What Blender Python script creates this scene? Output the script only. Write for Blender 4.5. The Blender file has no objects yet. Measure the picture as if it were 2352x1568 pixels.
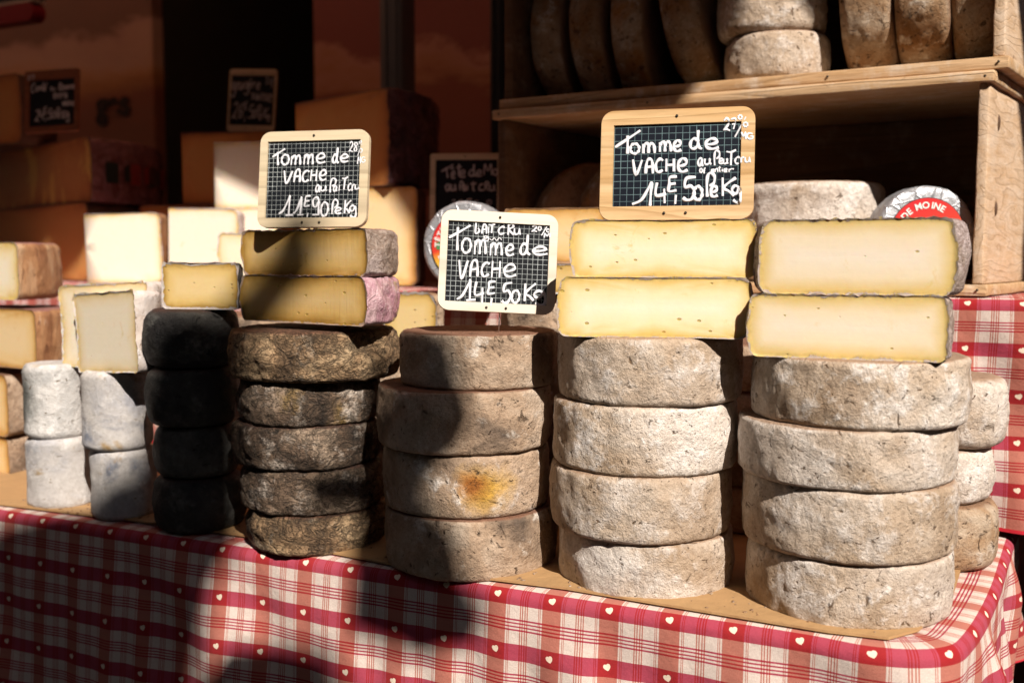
import bpy, bmesh, math, random
from mathutils import Vector, Matrix, noise
from mathutils.geometry import tessellate_polygon
from math import sin, cos, tan, atan, asin, pi, radians, sqrt

# ------------------------------------------------------------------ camera, sky, sun, exposure
F, CX, CY = 2287.0, 1176.0, 784.0          # focal length and centre in a 2352 x 1568 picture
ZC, T = 1.12, 0.80                         # eye height, table height
PITCH = atan(184 / F)
S = bpy.context.scene
COL = S.collection
cam_d = bpy.data.cameras.new('camera'); cam = bpy.data.objects.new('camera', cam_d); COL.objects.link(cam)
cam.location = (0, 0, ZC); cam.rotation_euler = (pi / 2 - PITCH, 0, 0)
cam_d.sensor_width = 36; cam_d.lens = F / 2352 * 36
cam_d.clip_start = 0.02; cam_d.clip_end = 400
cam_d.dof.use_dof = True; cam_d.dof.focus_distance = 0.98; cam_d.dof.aperture_fstop = 4.5
S.camera = cam

SUN_AZ, SUN_EL = radians(22), radians(41)  # azimuth measured from straight behind the camera, towards the right
SUN = Vector((sin(SUN_AZ) * cos(SUN_EL), -cos(SUN_AZ) * cos(SUN_EL), sin(SUN_EL)))
W = bpy.data.worlds.new('World'); S.world = W; W.use_nodes = True
wn = W.node_tree
sky = wn.nodes.new('ShaderNodeTexSky'); sky.sky_type = 'NISHITA'; sky.sun_disc = False
sky.sun_elevation = SUN_EL; sky.sun_rotation = pi - SUN_AZ
bg = wn.nodes['Background']; bg.inputs['Strength'].default_value = 0.05
wn.links.new(sky.outputs[0], bg.inputs['Color'])
sl = bpy.data.lights.new('sun', 'SUN'); sl.energy = 5.0; sl.angle = radians(0.5); sl.color = (1, 0.91, 0.81)
so = bpy.data.objects.new('sun', sl); COL.objects.link(so); so.location = SUN * 6
so.rotation_euler = SUN.to_track_quat('Z', 'Y').to_euler()
S.view_settings.view_transform = 'Standard'; S.view_settings.look = 'None'
S.view_settings.exposure = 0.58; S.view_settings.gamma = 1
S.render.engine = 'CYCLES'

# ------------------------------------------------------------------ picture point -> place
def ray(px, py):
    a, b = (px - CX) / F, -(py - CY) / F
    return Vector((a, cos(PITCH) + b * sin(PITCH), -sin(PITCH) + b * cos(PITCH)))
EYE = Vector((0, 0, ZC))
def at_z(px, py, z):
    d = ray(px, py); return EYE + d * ((z - ZC) / d.z)
def at_y(px, py, y):
    d = ray(px, py); return EYE + d * (y / d.y)
def at_plane(px, py, p, n):
    d = ray(px, py); return EYE + d * ((p - EYE).dot(n) / d.dot(n))
_l, _r = at_z(0, 1165, T), at_z(2050, 1480, T)
U = (_r - _l).normalized(); V = Vector((-U.y, U.x, 0)); O = _r.copy()
YAW = math.atan2(U.y, U.x)                  # the stall's own direction (about -25 deg)
def uv(u, v, z): return Vector((O.x, O.y, 0)) + U * u + V * v + Vector((0, 0, z))
def at_v(px, py, v): return at_plane(px, py, O + V * v, V)
def z_at(py, y): return at_y(CX, py, y).z

# ------------------------------------------------------------------ objects
def prop(o, label=None, cat=None, group=None, kind=None):
    for k, x in (('label', label), ('category', cat), ('group', group), ('kind', kind)):
        if x: o[k] = x
    return o
def thing(name, label, cat, loc=(0, 0, 0), rz=0.0, group=None, kind=None):
    o = bpy.data.objects.new(name, None); COL.objects.link(o)
    o.empty_display_size = 0.05; o.location = loc; o.rotation_euler = (0, 0, rz)
    return prop(o, label, cat, group, kind)
def obj(name, bm, mat, parent=None, smooth=True):
    me = bpy.data.meshes.new(name)
    if smooth:
        for f in bm.faces: f.smooth = True
    bm.normal_update(); bm.to_mesh(me); bm.free()
    for m in (mat if isinstance(mat, (list, tuple)) else [mat]): me.materials.append(m)
    o = bpy.data.objects.new(name, me); COL.objects.link(o)
    if parent: o.parent = parent
    return o
def box(bm, x0, x1, y0, y1, z0, z1, bev=0.0, rough=0.0, seed=0, cuts=0):
    r = bmesh.ops.create_cube(bm, size=1.0, matrix=Matrix.Translation(((x0 + x1) / 2, (y0 + y1) / 2, (z0 + z1) / 2)) @ Matrix.Diagonal((x1 - x0, y1 - y0, z1 - z0, 1)))
    vs = r['verts']; es = list({e for v in vs for e in v.link_edges})
    if bev: 
        q = bmesh.ops.bevel(bm, geom=es, offset=bev, segments=2, profile=0.5, affect='EDGES'); vs = q['verts']
    return vs

# ------------------------------------------------------------------ material helpers
class Mat:
    def __init__(s, name):
        s.m = bpy.data.materials.new(name); s.m.use_nodes = True; s.t = s.m.node_tree
        s.b = s.t.nodes['Principled BSDF']
    def n(s, typ, ins=None, **kw):
        x = s.t.nodes.new('ShaderNode' + typ)
        for k, v in kw.items(): setattr(x, k, v)
        for k, v in (ins or {}).items():
            if hasattr(v, 'is_output') or isinstance(v, bpy.types.NodeSocket): s.t.links.new(v, x.inputs[k])
            else: x.inputs[k].default_value = v
        return x
    def math(s, op, a, b=0.0, c=0.0):
        return s.n('Math', {0: a, 1: b, 2: c}, operation=op).outputs[0]
    def ramp(s, fac, stops, interp='LINEAR'):
        x = s.n('ValToRGB', {0: fac}); cr = x.color_ramp; cr.interpolation = interp
        while len(cr.elements) < len(stops): cr.elements.new(0.5)
        for e, (p, c) in zip(cr.elements, stops): e.position = p
        for e, (p, c) in zip(cr.elements, stops):
            e.position = p; e.color = (c, c, c, 1) if not isinstance(c, (tuple, list)) else (*c, 1)
        return x.outputs[0]
    def mix(s, fac, a, b, mode='MIX'):
        x = s.n('Mix', data_type='RGBA', blend_type=mode)
        for sock, v in ((x.inputs[0], fac), (x.inputs[6], a), (x.inputs[7], b)):
            if isinstance(v, bpy.types.NodeSocket): s.t.links.new(v, sock)
            else: sock.default_value = (*v, 1) if isinstance(v, (tuple, list)) else v
        return x.outputs[2]
    def coord(s, scale=(1, 1, 1), rnd=True, which='Object'):
        c = s.n('TexCoord').outputs[which]
        if rnd:
            r = s.n('ObjectInfo').outputs['Random']
            off = s.n('CombineXYZ', {0: s.math('MULTIPLY', r, 37.0), 1: s.math('MULTIPLY', r, 61.0), 2: s.math('MULTIPLY', r, 83.0)}).outputs[0]
            c = s.n('VectorMath', {0: c, 1: off}, operation='ADD').outputs[0]
        if scale != (1, 1, 1):
            c = s.n('VectorMath', {0: c, 1: scale}, operation='MULTIPLY').outputs[0]
        return c
    def noise(s, c, scale, detail=5.0, rough=0.6, dist=0.0):
        return s.n('TexNoise', {'Vector': c, 'Scale': scale, 'Detail': detail, 'Roughness': rough, 'Distortion': dist}).outputs['Fac']
    def vor(s, c, scale, feature='F1', out='Distance'):
        return s.n('TexVoronoi', {'Vector': c, 'Scale': scale}, feature=feature).outputs[out]
    def bump(s, h, dist, strength=1.0, normal=None):
        ins = {'Height': h, 'Distance': dist, 'Strength': strength}
        if normal is not None: ins['Normal'] = normal
        return s.n('Bump', ins).outputs[0]
    def set(s, **kw):
        for k, v in kw.items():
            sock = s.b.inputs[k.replace('_', ' ')]
            if isinstance(v, bpy.types.NodeSocket): s.t.links.new(v, sock)
            elif isinstance(v, (tuple, list)) and len(v) == 3 and sock.type == 'RGBA': sock.default_value = (*v, 1)
            else: sock.default_value = v
        return s.m

def rind(name, lo, mid, hi, bloom=None, bloom_t=(0.55, 0.66), pit=(0.10, 0.065, 0.04), pit_t=(0.30, 0.38), top=None, bump=0.0022, sc=13.0,
         stain=None, crackle=0.0, stretch=(1, 1, 1), spots=None, at=None, vary=0.0, weave=0.0, rough=0.88, fine=0.6, drip=None):
    m = Mat(name); c = m.coord(stretch)
    n1 = m.noise(c, sc, 7, 0.62, 0.4)
    n2 = m.noise(c, sc * 2.6, 8, 0.7, 0.2)
    n3 = m.noise(c, sc * 13, 6, 0.7)
    n4 = m.noise(c, sc * 6, 6, 0.65, 0.6)
    col = m.ramp(n1, [(0.34, lo), (0.5, mid), (0.64, hi)])
    if stain:
        for (scol, ssc, t0, t1) in stain:
            col = m.mix(m.ramp(m.noise(c, ssc, 5, 0.6, 0.5), [(t0, 0.0), (t1, 1.0)]), col, scol)
    if bloom:
        k = m.math('MULTIPLY', m.ramp(n2, [(bloom_t[0], 0.0), (bloom_t[1], 1.0)]), m.ramp(n3, [(0.32, 0.25), (0.62, 1.0)]))
        col = m.mix(k, col, bloom)
    if spots:
        for (scol, ssc, r) in spots:
            d = m.vor(m.n('VectorMath', {0: c, 1: m.n('TexNoise', {'Vector': c, 'Scale': 60.0}).outputs['Color']}, operation='MULTIPLY_ADD').outputs[0] if False else c, ssc)
            d = m.math('ADD', d, m.math('MULTIPLY', m.math('SUBTRACT', n4, 0.5), 0.35))
            col = m.mix(m.ramp(d, [(r * 0.5, 0.9), (r, 0.0)]), col, scol)
    if vary:
        rr = m.n('ObjectInfo').outputs['Random']; r2 = m.math('FRACT', m.math('MULTIPLY', rr, 17.3))
        col = m.mix(m.math('MULTIPLY', rr, vary), col, lo)
        col = m.mix(m.math('MULTIPLY', m.math('MULTIPLY', r2, vary * 1.6), m.ramp(m.noise(c, sc * 0.55, 4, 0.6), [(0.42, 0.0), (0.6, 1.0)])), col, hi if not bloom else bloom)
    if at:
        co = m.coord(rnd=False)
        for (acol, pos, rad, sx) in at:
            dv = m.n('VectorMath', {0: m.n('VectorMath', {0: co, 1: pos}, operation='SUBTRACT').outputs[0], 1: (1, 1, sx)}, operation='MULTIPLY').outputs[0]
            dl = m.math('ADD', m.n('VectorMath', {0: dv}, operation='LENGTH').outputs['Value'], m.math('MULTIPLY', m.math('SUBTRACT', n2, 0.5), rad * 1.5))
            col = m.mix(m.ramp(m.math('MULTIPLY', dl, 1 / rad), [(0.25, 0.95), (1.0, 0.0)]), col, acol)
    pitm = m.ramp(n4, [(pit_t[0], 1.0), (pit_t[1], 0.0)])
    n5 = m.noise(m.n('VectorMath', {0: c, 1: (1, 1, 1.7)}, operation='MULTIPLY').outputs[0], sc * 9, 3, 0.5, 1.2)
    pit2 = m.ramp(n5, [(0.27, 1.0), (0.33, 0.0)])
    pits = m.math('MAXIMUM', pitm, pit2)
    col = m.mix(m.math('MULTIPLY', pits, 0.85), col, pit)
    col = m.mix(m.math('MULTIPLY', m.ramp(n3, [(0.3, 1.0), (0.7, 0.0)]), fine), col, (0.5, 0.46, 0.42), 'MULTIPLY')
    if top:
        nz = m.n('SeparateXYZ', {0: m.n('TexCoord').outputs['Normal']}).outputs[2]
        k = m.ramp(m.math('ADD', nz, m.math('MULTIPLY', m.math('SUBTRACT', n2, 0.5), 0.5)), [(0.70, 0.0), (0.93, 0.92)])
        col = m.mix(k, col, m.mix(n3, top, tuple(x * 0.6 for x in top)))
    n7 = m.noise(c, sc * 34, 4, 0.7)
    col = m.mix(m.ramp(n7, [(0.34, 0.55 * fine), (0.46, 0.0)]), col, pit)
    h = m.math('ADD', m.math('MULTIPLY', n2, 1.0), m.math('MULTIPLY', m.math('ADD', n3, m.math('MULTIPLY', n7, 0.5)), 0.75))
    h = m.math('ADD', h, m.math('MULTIPLY', n4, 0.9))
    h = m.math('SUBTRACT', h, m.math('MULTIPLY', pits, 0.6))
    if crackle:
        cs = m.n('VectorMath', {0: c, 1: (1, 1, 1.6)}, operation='MULTIPLY').outputs[0]
        r1 = m.math('ABSOLUTE', m.math('SUBTRACT', m.noise(cs, sc * 2.6, 6, 0.6, 0.5), 0.5)); r2 = m.math('ABSOLUTE', m.math('SUBTRACT', m.noise(cs, sc * 7, 5, 0.6, 0.4), 0.5))
        v = m.math('MINIMUM', m.math('MULTIPLY', r1, 1.4), m.math('ADD', m.math('MULTIPLY', r2, 1.6), 0.012))
        e = m.ramp(v, [(0.0, 0.0), (0.09, 1.0)])
        h = m.math('ADD', h, m.math('MULTIPLY', e, crackle))
        col = m.mix(m.ramp(v, [(0.0, 0.75), (0.05, 0.0)]), col, pit)
    if weave:
        s_ = m.n('SeparateXYZ', {0: m.n('TexCoord').outputs['UV']})
        wx = m.math('SINE', m.math('MULTIPLY', s_.outputs[0], 2 * pi / 0.0021)); wy = m.math('SINE', m.math('MULTIPLY', s_.outputs[1], 2 * pi / 0.0021))
        wv = m.math('MULTIPLY', wx, wy)
        h = m.math('ADD', h, m.math('MULTIPLY', wv, weave * 0.25))
        col = m.mix(m.math('MULTIPLY', m.ramp(wv, [(0.3, 0.0), (0.9, 1.0)]), m.ramp(n1, [(0.4, 0.0), (0.55, weave)])), col, (0.28, 0.24, 0.22))
    return m.set(Base_Color=col, Roughness=rough, Normal=m.bump(h, bump, 1.0), Specular_IOR_Level=0.25)

def paste(name, core, mid, edge, lip, hole=(0.42, 0.30, 0.06), w=(0.0028, 0.007, 0.026), hole_sc=70.0, hole_r=0.16, sss=0.35, streak=0.0, rough=0.5, stain=None):
    m = Mat(name); c = m.coord()
    n1 = m.noise(c, 22.0, 5, 0.6); n2 = m.noise(c, 170.0, 4, 0.6); n3 = m.noise(c, 75.0, 5, 0.7, 0.3)
    e = m.n('Attribute', attribute_name='edge').outputs['Fac']
    e1 = m.math('ADD', e, m.math('MULTIPLY', m.math('SUBTRACT', n1, 0.5), 0.012))
    e2 = m.math('ADD', e, m.math('MULTIPLY', m.math('SUBTRACT', n3, 0.5), 0.011))
    col = m.ramp(m.math('MULTIPLY', e1, 1 / w[2]), [(0.12, edge), (0.5, mid), (1.0, core)])
    if stain:
        scol, ssc, t0, t1 = stain
        col = m.mix(m.ramp(m.noise(m.n('VectorMath', {0: c, 1: (1, 1, 0.35)}, operation='MULTIPLY').outputs[0], ssc, 5, 0.65, 0.8), [(t0, 0.0), (t1, 0.85)]), col, scol)
    col = m.mix(m.math('MULTIPLY', n2, 0.22), col, tuple(x * 0.72 for x in mid))
    drag = m.noise(m.n('VectorMath', {0: c, 1: (0.35, 0.35, 9.0)}, operation='MULTIPLY').outputs[0], 30.0, 3, 0.6, 0.3)
    n6 = m.noise(c, 48.0, 5, 0.7, 1.0)
    col = m.mix(m.math('MULTIPLY', m.ramp(n6, [(0.60, 0.0), (0.72, 0.7)]), m.ramp(m.noise(c, 12.0, 2), [(0.5, 0.0), (0.6, 1.0)])), col, edge)
    v = m.n('TexVoronoi', {'Vector': m.n('VectorMath', {0: c, 1: (1, 1, 1.6)}, operation='MULTIPLY').outputs[0], 'Scale': hole_sc, 'Randomness': 1.0})
    pick = m.ramp(m.n('SeparateColor', {0: v.outputs['Color']}).outputs[0], [(0.55, 0.0), (0.57, 1.0)])
    vd = m.math('ADD', v.outputs['Distance'], m.math('MULTIPLY', m.math('SUBTRACT', n2, 0.5), 0.10))
    hm = m.math('MULTIPLY', m.ramp(m.math('ADD', vd, m.math('MULTIPLY', m.n('SeparateColor', {0: v.outputs['Color']}).outputs[1], hole_r * 0.75)), [(hole_r * 0.75, 1.0), (hole_r, 0.0)]), pick)
    col = m.mix(m.math('MULTIPLY', hm, 0.8), col, hole)
    lm = m.ramp(m.math('MULTIPLY', e2, 100.0), [(w[0] * 100, 1.0), (w[0] * 100 + 0.05, 0.0)])
    dk = m.ramp(m.math('MULTIPLY', e2, 100.0), [(w[0] * 100, 0.55), (w[1] * 100, 0.0)])
    col = m.mix(dk, col, tuple(x * 0.55 for x in edge))
    col = m.mix(lm, col, m.mix(n2, lip, tuple(x * 0.5 for x in lip)))
    h = m.math('SUBTRACT', m.math('MULTIPLY', n2, 0.12), hm)
    h = m.math('ADD', h, m.math('MULTIPLY', lm, m.math('ADD', n3, 0.35)))
    h = m.math('ADD', h, m.math('MULTIPLY', drag, 0.07))
    if streak:
        sx = m.noise(m.n('VectorMath', {0: c, 1: (1.0, 1.0, 0.06)}, operation='MULTIPLY').outputs[0], 260.0, 2)
        h = m.math('ADD', h, m.math('MULTIPLY', sx, streak))
    return m.set(Base_Color=col, Roughness=rough, Normal=m.bump(h, 0.0016, 0.8), Subsurface_Weight=sss, Subsurface_Radius=(1.0, 0.45, 0.15), Subsurface_Scale=0.006, Specular_IOR_Level=0.35)

def wood(name, light, dark, scale=1.0, along='x', rough=0.65, bump=0.0006, wear=0.0):
    m = Mat(name)
    st = {'x': (0.9, 14, 14), 'y': (14, 0.9, 14), 'z': (14, 14, 0.9)}[along]
    c = m.coord(tuple(x * scale for x in st))
    c0 = m.coord()
    n1 = m.noise(c, 3.2, 6, 0.6, 0.5); n2 = m.noise(c, 14.0, 5, 0.65)
    wv = m.math('FRACT', m.math('MULTIPLY', m.noise(c, 0.9, 2, 0.4, 0.3), 11.0))
    ring = m.ramp(wv, [(0.0, 0.0), (0.75, 0.35), (0.93, 1.0), (1.0, 0.0)])
    col = m.mix(m.ramp(n1, [(0.3, 0.0), (0.75, 1.0)]), light, dark)
    col = m.mix(m.math('MULTIPLY', ring, 0.55), col, tuple(x * 0.55 for x in dark))
    col = m.mix(m.ramp(n2, [(0.25, 0.45), (0.55, 0.0)]), col, tuple(x * 0.5 for x in dark))
    if wear:
        n3 = m.noise(c0, 26.0, 7, 0.7)
        col = m.mix(m.math('MULTIPLY', m.ramp(n3, [(0.52, 0.0), (0.7, 1.0)]), wear), col, (0.62, 0.55, 0.47))
        n4 = m.noise(c0, 40.0, 5, 0.7, 0.8)
        col = m.mix(m.ramp(n4, [(0.28, 0.7), (0.36, 0.0)]), col, (0.16, 0.08, 0.035))
    h = m.math('ADD', m.math('MULTIPLY', n2, 0.7), m.math('MULTIPLY', ring, -0.4))
    return m.set(Base_Color=col, Roughness=rough, Normal=m.bump(h, bump, 1.0), Specular_IOR_Level=0.3)

def plain(name, c, rough=0.6, metal=0.0, spec=0.5, var=0.0, sc=30.0, bump=0.0):
    m = Mat(name); k = m.coord()
    n = m.noise(k, sc, 5, 0.6)
    col = m.mix(m.math('MULTIPLY', n, var), c, tuple(x * 0.45 for x in c)) if var else c
    kw = dict(Base_Color=col, Roughness=rough, Metallic=metal, Specular_IOR_Level=spec)
    if bump: kw['Normal'] = m.bump(m.noise(k, sc * 2, 6, 0.65), bump)
    return m.set(**kw)

M = {}
M['tan'] = rind('grey_tan_rind', (0.42, 0.30, 0.20), (0.65, 0.52, 0.40), (0.76, 0.67, 0.58), bloom=(0.92, 0.87, 0.83), bloom_t=(0.50, 0.60), pit=(0.17, 0.095, 0.045), pit_t=(0.31, 0.37), top=(0.46, 0.30, 0.20), bump=0.0036, vary=0.4, sc=13)
M['tan_dusky'] = rind('dusky_tan_rind', (0.12, 0.09, 0.07), (0.46, 0.33, 0.23), (0.62, 0.50, 0.39), bloom=(0.82, 0.76, 0.69), bloom_t=(0.57, 0.68), pit=(0.10, 0.06, 0.035), top=(0.27, 0.13, 0.08), bump=0.0036, sc=11)
M['tan_stained'] = rind('amber_stained_rind', (0.24, 0.17, 0.12), (0.52, 0.38, 0.27), (0.66, 0.54, 0.43), bloom=(0.82, 0.76, 0.70), at=[((0.62, 0.36, 0.06), (0.024, -0.090, 0.030), 0.040, 1.3), ((0.34, 0.12, 0.025), (0.010, -0.090, 0.034), 0.022, 1.2)], top=(0.27, 0.13, 0.08), bump=0.0036, sc=11)
M['gold'] = rind('ochre_crusted_rind', (0.09, 0.058, 0.04), (0.46, 0.30, 0.17), (0.74, 0.54, 0.33), bloom=(0.58, 0.50, 0.40), bloom_t=(0.56, 0.68), pit=(0.03, 0.025, 0.02), top=(0.25, 0.12, 0.075), bump=0.0060, crackle=0.7, sc=12, fine=0.7)
M['dark_grey'] = rind('dark_mottled_rind', (0.055, 0.04, 0.032), (0.20, 0.135, 0.092), (0.50, 0.38, 0.28), bloom=(0.66, 0.57, 0.49), bloom_t=(0.52, 0.62), pit=(0.02, 0.018, 0.015), top=(0.16, 0.08, 0.055), crackle=0.5, bump=0.0048, sc=14, fine=0.7, stain=[((0.34, 0.22, 0.07), 16, 0.58, 0.7)])
M['black'] = rind('black_rind', (0.018, 0.017, 0.018), (0.036, 0.034, 0.033), (0.085, 0.083, 0.075), bloom=(0.22, 0.22, 0.20), bloom_t=(0.52, 0.74), pit=(0.008, 0.008, 0.008), top=(0.06, 0.028, 0.022), bump=0.0030, sc=12, rough=0.6, vary=0.3)
M['white'] = rind('white_mould_rind', (0.46, 0.46, 0.50), (0.68, 0.65, 0.63), (0.82, 0.79, 0.76), bloom=(0.86, 0.84, 0.83), pit=(0.30, 0.22, 0.12), pit_t=(0.25, 0.31), bump=0.0016, sc=12, stain=[((0.26, 0.28, 0.34), 19, 0.58, 0.72), ((0.48, 0.30, 0.10), 27, 0.60, 0.72)], weave=1.0, fine=0.45)
M['white_green'] = rind('white_and_green_mould_rind', (0.40, 0.40, 0.40), (0.68, 0.66, 0.64), (0.82, 0.80, 0.78), bloom=(0.86, 0.84, 0.83), pit=(0.22, 0.15, 0.08), pit_t=(0.27, 0.33), bump=0.0022, sc=9, at=[((0.11, 0.12, 0.11), (-0.040, -0.022, 0.045), 0.044, 0.7), ((0.42, 0.27, 0.09), (-0.01, -0.045, 0.098), 0.022, 3.0)], stain=[((0.26, 0.28, 0.34), 22, 0.60, 0.72)], fine=0.45)
M['washed'] = rind('washed_orange_rind', (0.26, 0.11, 0.05), (0.44, 0.23, 0.11), (0.58, 0.38, 0.23), bloom=(0.62, 0.48, 0.38), bloom_t=(0.6, 0.72), pit=(0.15, 0.05, 0.03), top=(0.33, 0.16, 0.15), bump=0.002, stretch=(2.2, 2.2, 0.45), rough=0.55)
M['pale_rind'] = rind('pale_waxy_rind', (0.50, 0.40, 0.34), (0.66, 0.58, 0.53), (0.74, 0.68, 0.66), bloom=(0.78, 0.74, 0.73), pit=(0.35, 0.2, 0.1), bump=0.0012, rough=0.55, fine=0.25)
M['pink_rind'] = rind('pinkish_grey_rind', (0.34, 0.25, 0.19), (0.50, 0.41, 0.36), (0.58, 0.48, 0.47), bloom=(0.68, 0.58, 0.60), pit=(0.15, 0.09, 0.06), top=(0.42, 0.27, 0.24), bump=0.0028, rough=0.55, crackle=0.2)
M['brown_rind'] = rind('brown_hard_rind', (0.07, 0.045, 0.035), (0.14, 0.085, 0.06), (0.22, 0.13, 0.09), bloom=(0.26, 0.2, 0.18), bloom_t=(0.6, 0.75), pit=(0.04, 0.02, 0.015), bump=0.0016, rough=0.5)
M['old_rind'] = rind('old_spotted_rind', (0.30, 0.15, 0.06), (0.42, 0.28, 0.17), (0.56, 0.45, 0.34), bloom=(0.70, 0.62, 0.53), bloom_t=(0.55, 0.66), pit=(0.10, 0.055, 0.03), pit_t=(0.34, 0.40), top=(0.30, 0.17, 0.10), bump=0.0028, sc=16, stain=[((0.42, 0.19, 0.05), 10, 0.54, 0.68)])
# cheese pastes
M['yellow'] = paste('yellow_cheese', (0.85, 0.76, 0.59), (0.82, 0.68, 0.42), (0.68, 0.47, 0.14), (0.58, 0.46, 0.38), w=(0.0010, 0.0045, 0.030))
M['yellow_matt'] = paste('butter_yellow_cheese', (0.82, 0.72, 0.59), (0.81, 0.68, 0.48), (0.68, 0.49, 0.17), (0.56, 0.45, 0.38), hole_r=0.12, w=(0.0010, 0.0045, 0.030))
M['olive'] = paste('straw_cheese', (0.70, 0.50, 0.24), (0.66, 0.43, 0.15), (0.40, 0.22, 0.045), (0.46, 0.33, 0.26), w=(0.0014, 0.006, 0.026), streak=0.25, rough=0.35)
M['small_eyes'] = paste('holed_straw_cheese', (0.66, 0.50, 0.25), (0.62, 0.44, 0.17), (0.40, 0.24, 0.05), (0.62, 0.54, 0.50), hole_sc=85, hole_r=0.24, hole=(0.2, 0.12, 0.04), w=(0.0022, 0.006, 0.02))
M['ivory'] = paste('ivory_cheese', (0.80, 0.71, 0.60), (0.79, 0.67, 0.50), (0.68, 0.47, 0.16), (0.70, 0.60, 0.54), hole_r=0.10, hole=(0.6, 0.45, 0.28), w=(0.0016, 0.004, 0.018))
M['cream'] = paste('cream_cheese', (0.78, 0.69, 0.54), (0.76, 0.63, 0.43), (0.66, 0.48, 0.22), (0.74, 0.66, 0.60), hole_r=0.12, hole=(0.52, 0.38, 0.2), w=(0.0012, 0.005, 0.02))
M['orange'] = paste('amber_cheese', (0.64, 0.32, 0.11), (0.60, 0.27, 0.085), (0.42, 0.16, 0.05), (0.22, 0.10, 0.06), hole_r=0.05, w=(0.003, 0.01, 0.04), rough=0.35)
M['comte'] = paste('old_amber_cheese', (0.62, 0.31, 0.11), (0.56, 0.25, 0.08), (0.38, 0.14, 0.045), (0.2, 0.1, 0.06), hole_r=0.05, w=(0.003, 0.01, 0.05), rough=0.3, stain=((0.85, 0.60, 0.16), 16.0, 0.53, 0.62))
M['pale_orange'] = paste('pale_amber_cheese', (0.76, 0.58, 0.34), (0.74, 0.52, 0.25), (0.55, 0.29, 0.07), (0.45, 0.26, 0.14), hole_r=0.08, w=(0.002, 0.006, 0.03), rough=0.4)
# woods and other solids
M['crate_wood'] = wood('weathered_pine', (0.60, 0.43, 0.27), (0.46, 0.26, 0.11), wear=0.6, bump=0.0016, scale=1.6)
M['crate_side'] = wood('pale_sawn_pine', (0.66, 0.51, 0.38), (0.52, 0.33, 0.18), along='y', wear=0.3, bump=0.0008, scale=2.2)
M['crate_shade'] = wood('shade_brown_pine', (0.17, 0.095, 0.048), (0.11, 0.055, 0.025), wear=0.15, bump=0.0008)  # inside boards: the crate's interior shade put into a darker pine colour
M['beech'] = wood('pale_beech', (0.66, 0.56, 0.40), (0.60, 0.48, 0.31), scale=0.5, rough=0.5, bump=0.0002)
M['white_beech'] = wood('bleached_beech', (0.76, 0.69, 0.58), (0.70, 0.61, 0.48), scale=0.5, rough=0.5, bump=0.0002)
M['pine_frame'] = wood('yellow_pine', (0.70, 0.50, 0.29), (0.58, 0.33, 0.12), scale=1.2, rough=0.45, bump=0.0003)
M['red_frame'] = wood('reddish_wood', (0.30, 0.12, 0.06), (0.22, 0.07, 0.03), rough=0.5)
M['chalk'] = plain('white_chalk_pen', (0.82, 0.82, 0.86), 0.6, var=0.25, sc=250)
M['chalk_grey'] = plain('grey_chalk_pen', (0.60, 0.58, 0.60), 0.7, var=0.3, sc=200)  # greyer chalk colour for the slates at the back
M['eyelet'] = plain('dark_eyelet', (0.05, 0.04, 0.03), 0.35, 0.6)
M['steel'] = plain('steel_prong', (0.55, 0.55, 0.55), 0.3, 1.0)
M['pole'] = plain('grey_painted_metal', (0.12, 0.14, 0.16), 0.4, 0.3)
M['black_metal'] = plain('black_painted_metal', (0.02, 0.02, 0.022), 0.4)
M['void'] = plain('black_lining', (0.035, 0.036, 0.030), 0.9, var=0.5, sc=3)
M['navy'] = plain('navy_enamel', (0.02, 0.022, 0.04), 0.4)
M['red_enamel'] = plain('red_enamel', (0.30, 0.012, 0.03), 0.4)
M['white_enamel'] = plain('cream_enamel', (0.6, 0.56, 0.5), 0.4)
M['kraft'] = plain('kraft_paper', (0.47, 0.28, 0.125), 0.75, var=0.6, sc=38, bump=0.0016)
M['table_wood'] = plain('grey_trestle_board', (0.25, 0.2, 0.15), 0.7, var=0.4)
M['ink'] = plain('dark_printed_ink', (0.02, 0.012, 0.012), 0.5)
M['print_green'] = plain('dark_green_print', (0.012, 0.03, 0.028), 0.4)
M['print_red'] = plain('red_print', (0.30, 0.03, 0.03), 0.4)
M['label_white'] = plain('white_print', (0.82, 0.80, 0.76), 0.4)
M['canvas'] = plain('awning_canvas', (0.10, 0.03, 0.025), 0.9, var=0.3)
m_ = bpy.data.materials.new('blocker_canvas'); m_.use_nodes = True; t_ = m_.node_tree; t_.nodes.remove(t_.nodes['Principled BSDF'])
d_ = t_.nodes.new('ShaderNodeBsdfDiffuse'); d_.inputs[0].default_value = (0.05, 0.018, 0.012, 1); r_ = t_.nodes.new('ShaderNodeBsdfTranslucent'); r_.inputs[0].default_value = (0.007, 0.0028, 0.0014, 1)
a_ = t_.nodes.new('ShaderNodeAddShader'); t_.links.new(d_.outputs[0], a_.inputs[0]); t_.links.new(r_.outputs[0], a_.inputs[1]); t_.links.new(a_.outputs[0], t_.nodes['Material Output'].inputs[0]); M['blocker'] = m_  # canvas of the added light blockers, passes a little warm fill
m_ = m_.copy(); m_.name = 'warm_fill_canvas'; M['awning'] = m_
for x_ in m_.node_tree.nodes:
    if x_.type == 'BSDF_TRANSLUCENT': x_.inputs[0].default_value = (0.50, 0.23, 0.13, 1)  # translucency added so the unseen awning gives warm fill to the back
M['facade'] = plain('shaded_facade', (0.04, 0.036, 0.032), 0.9, var=0.4, sc=2)

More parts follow.
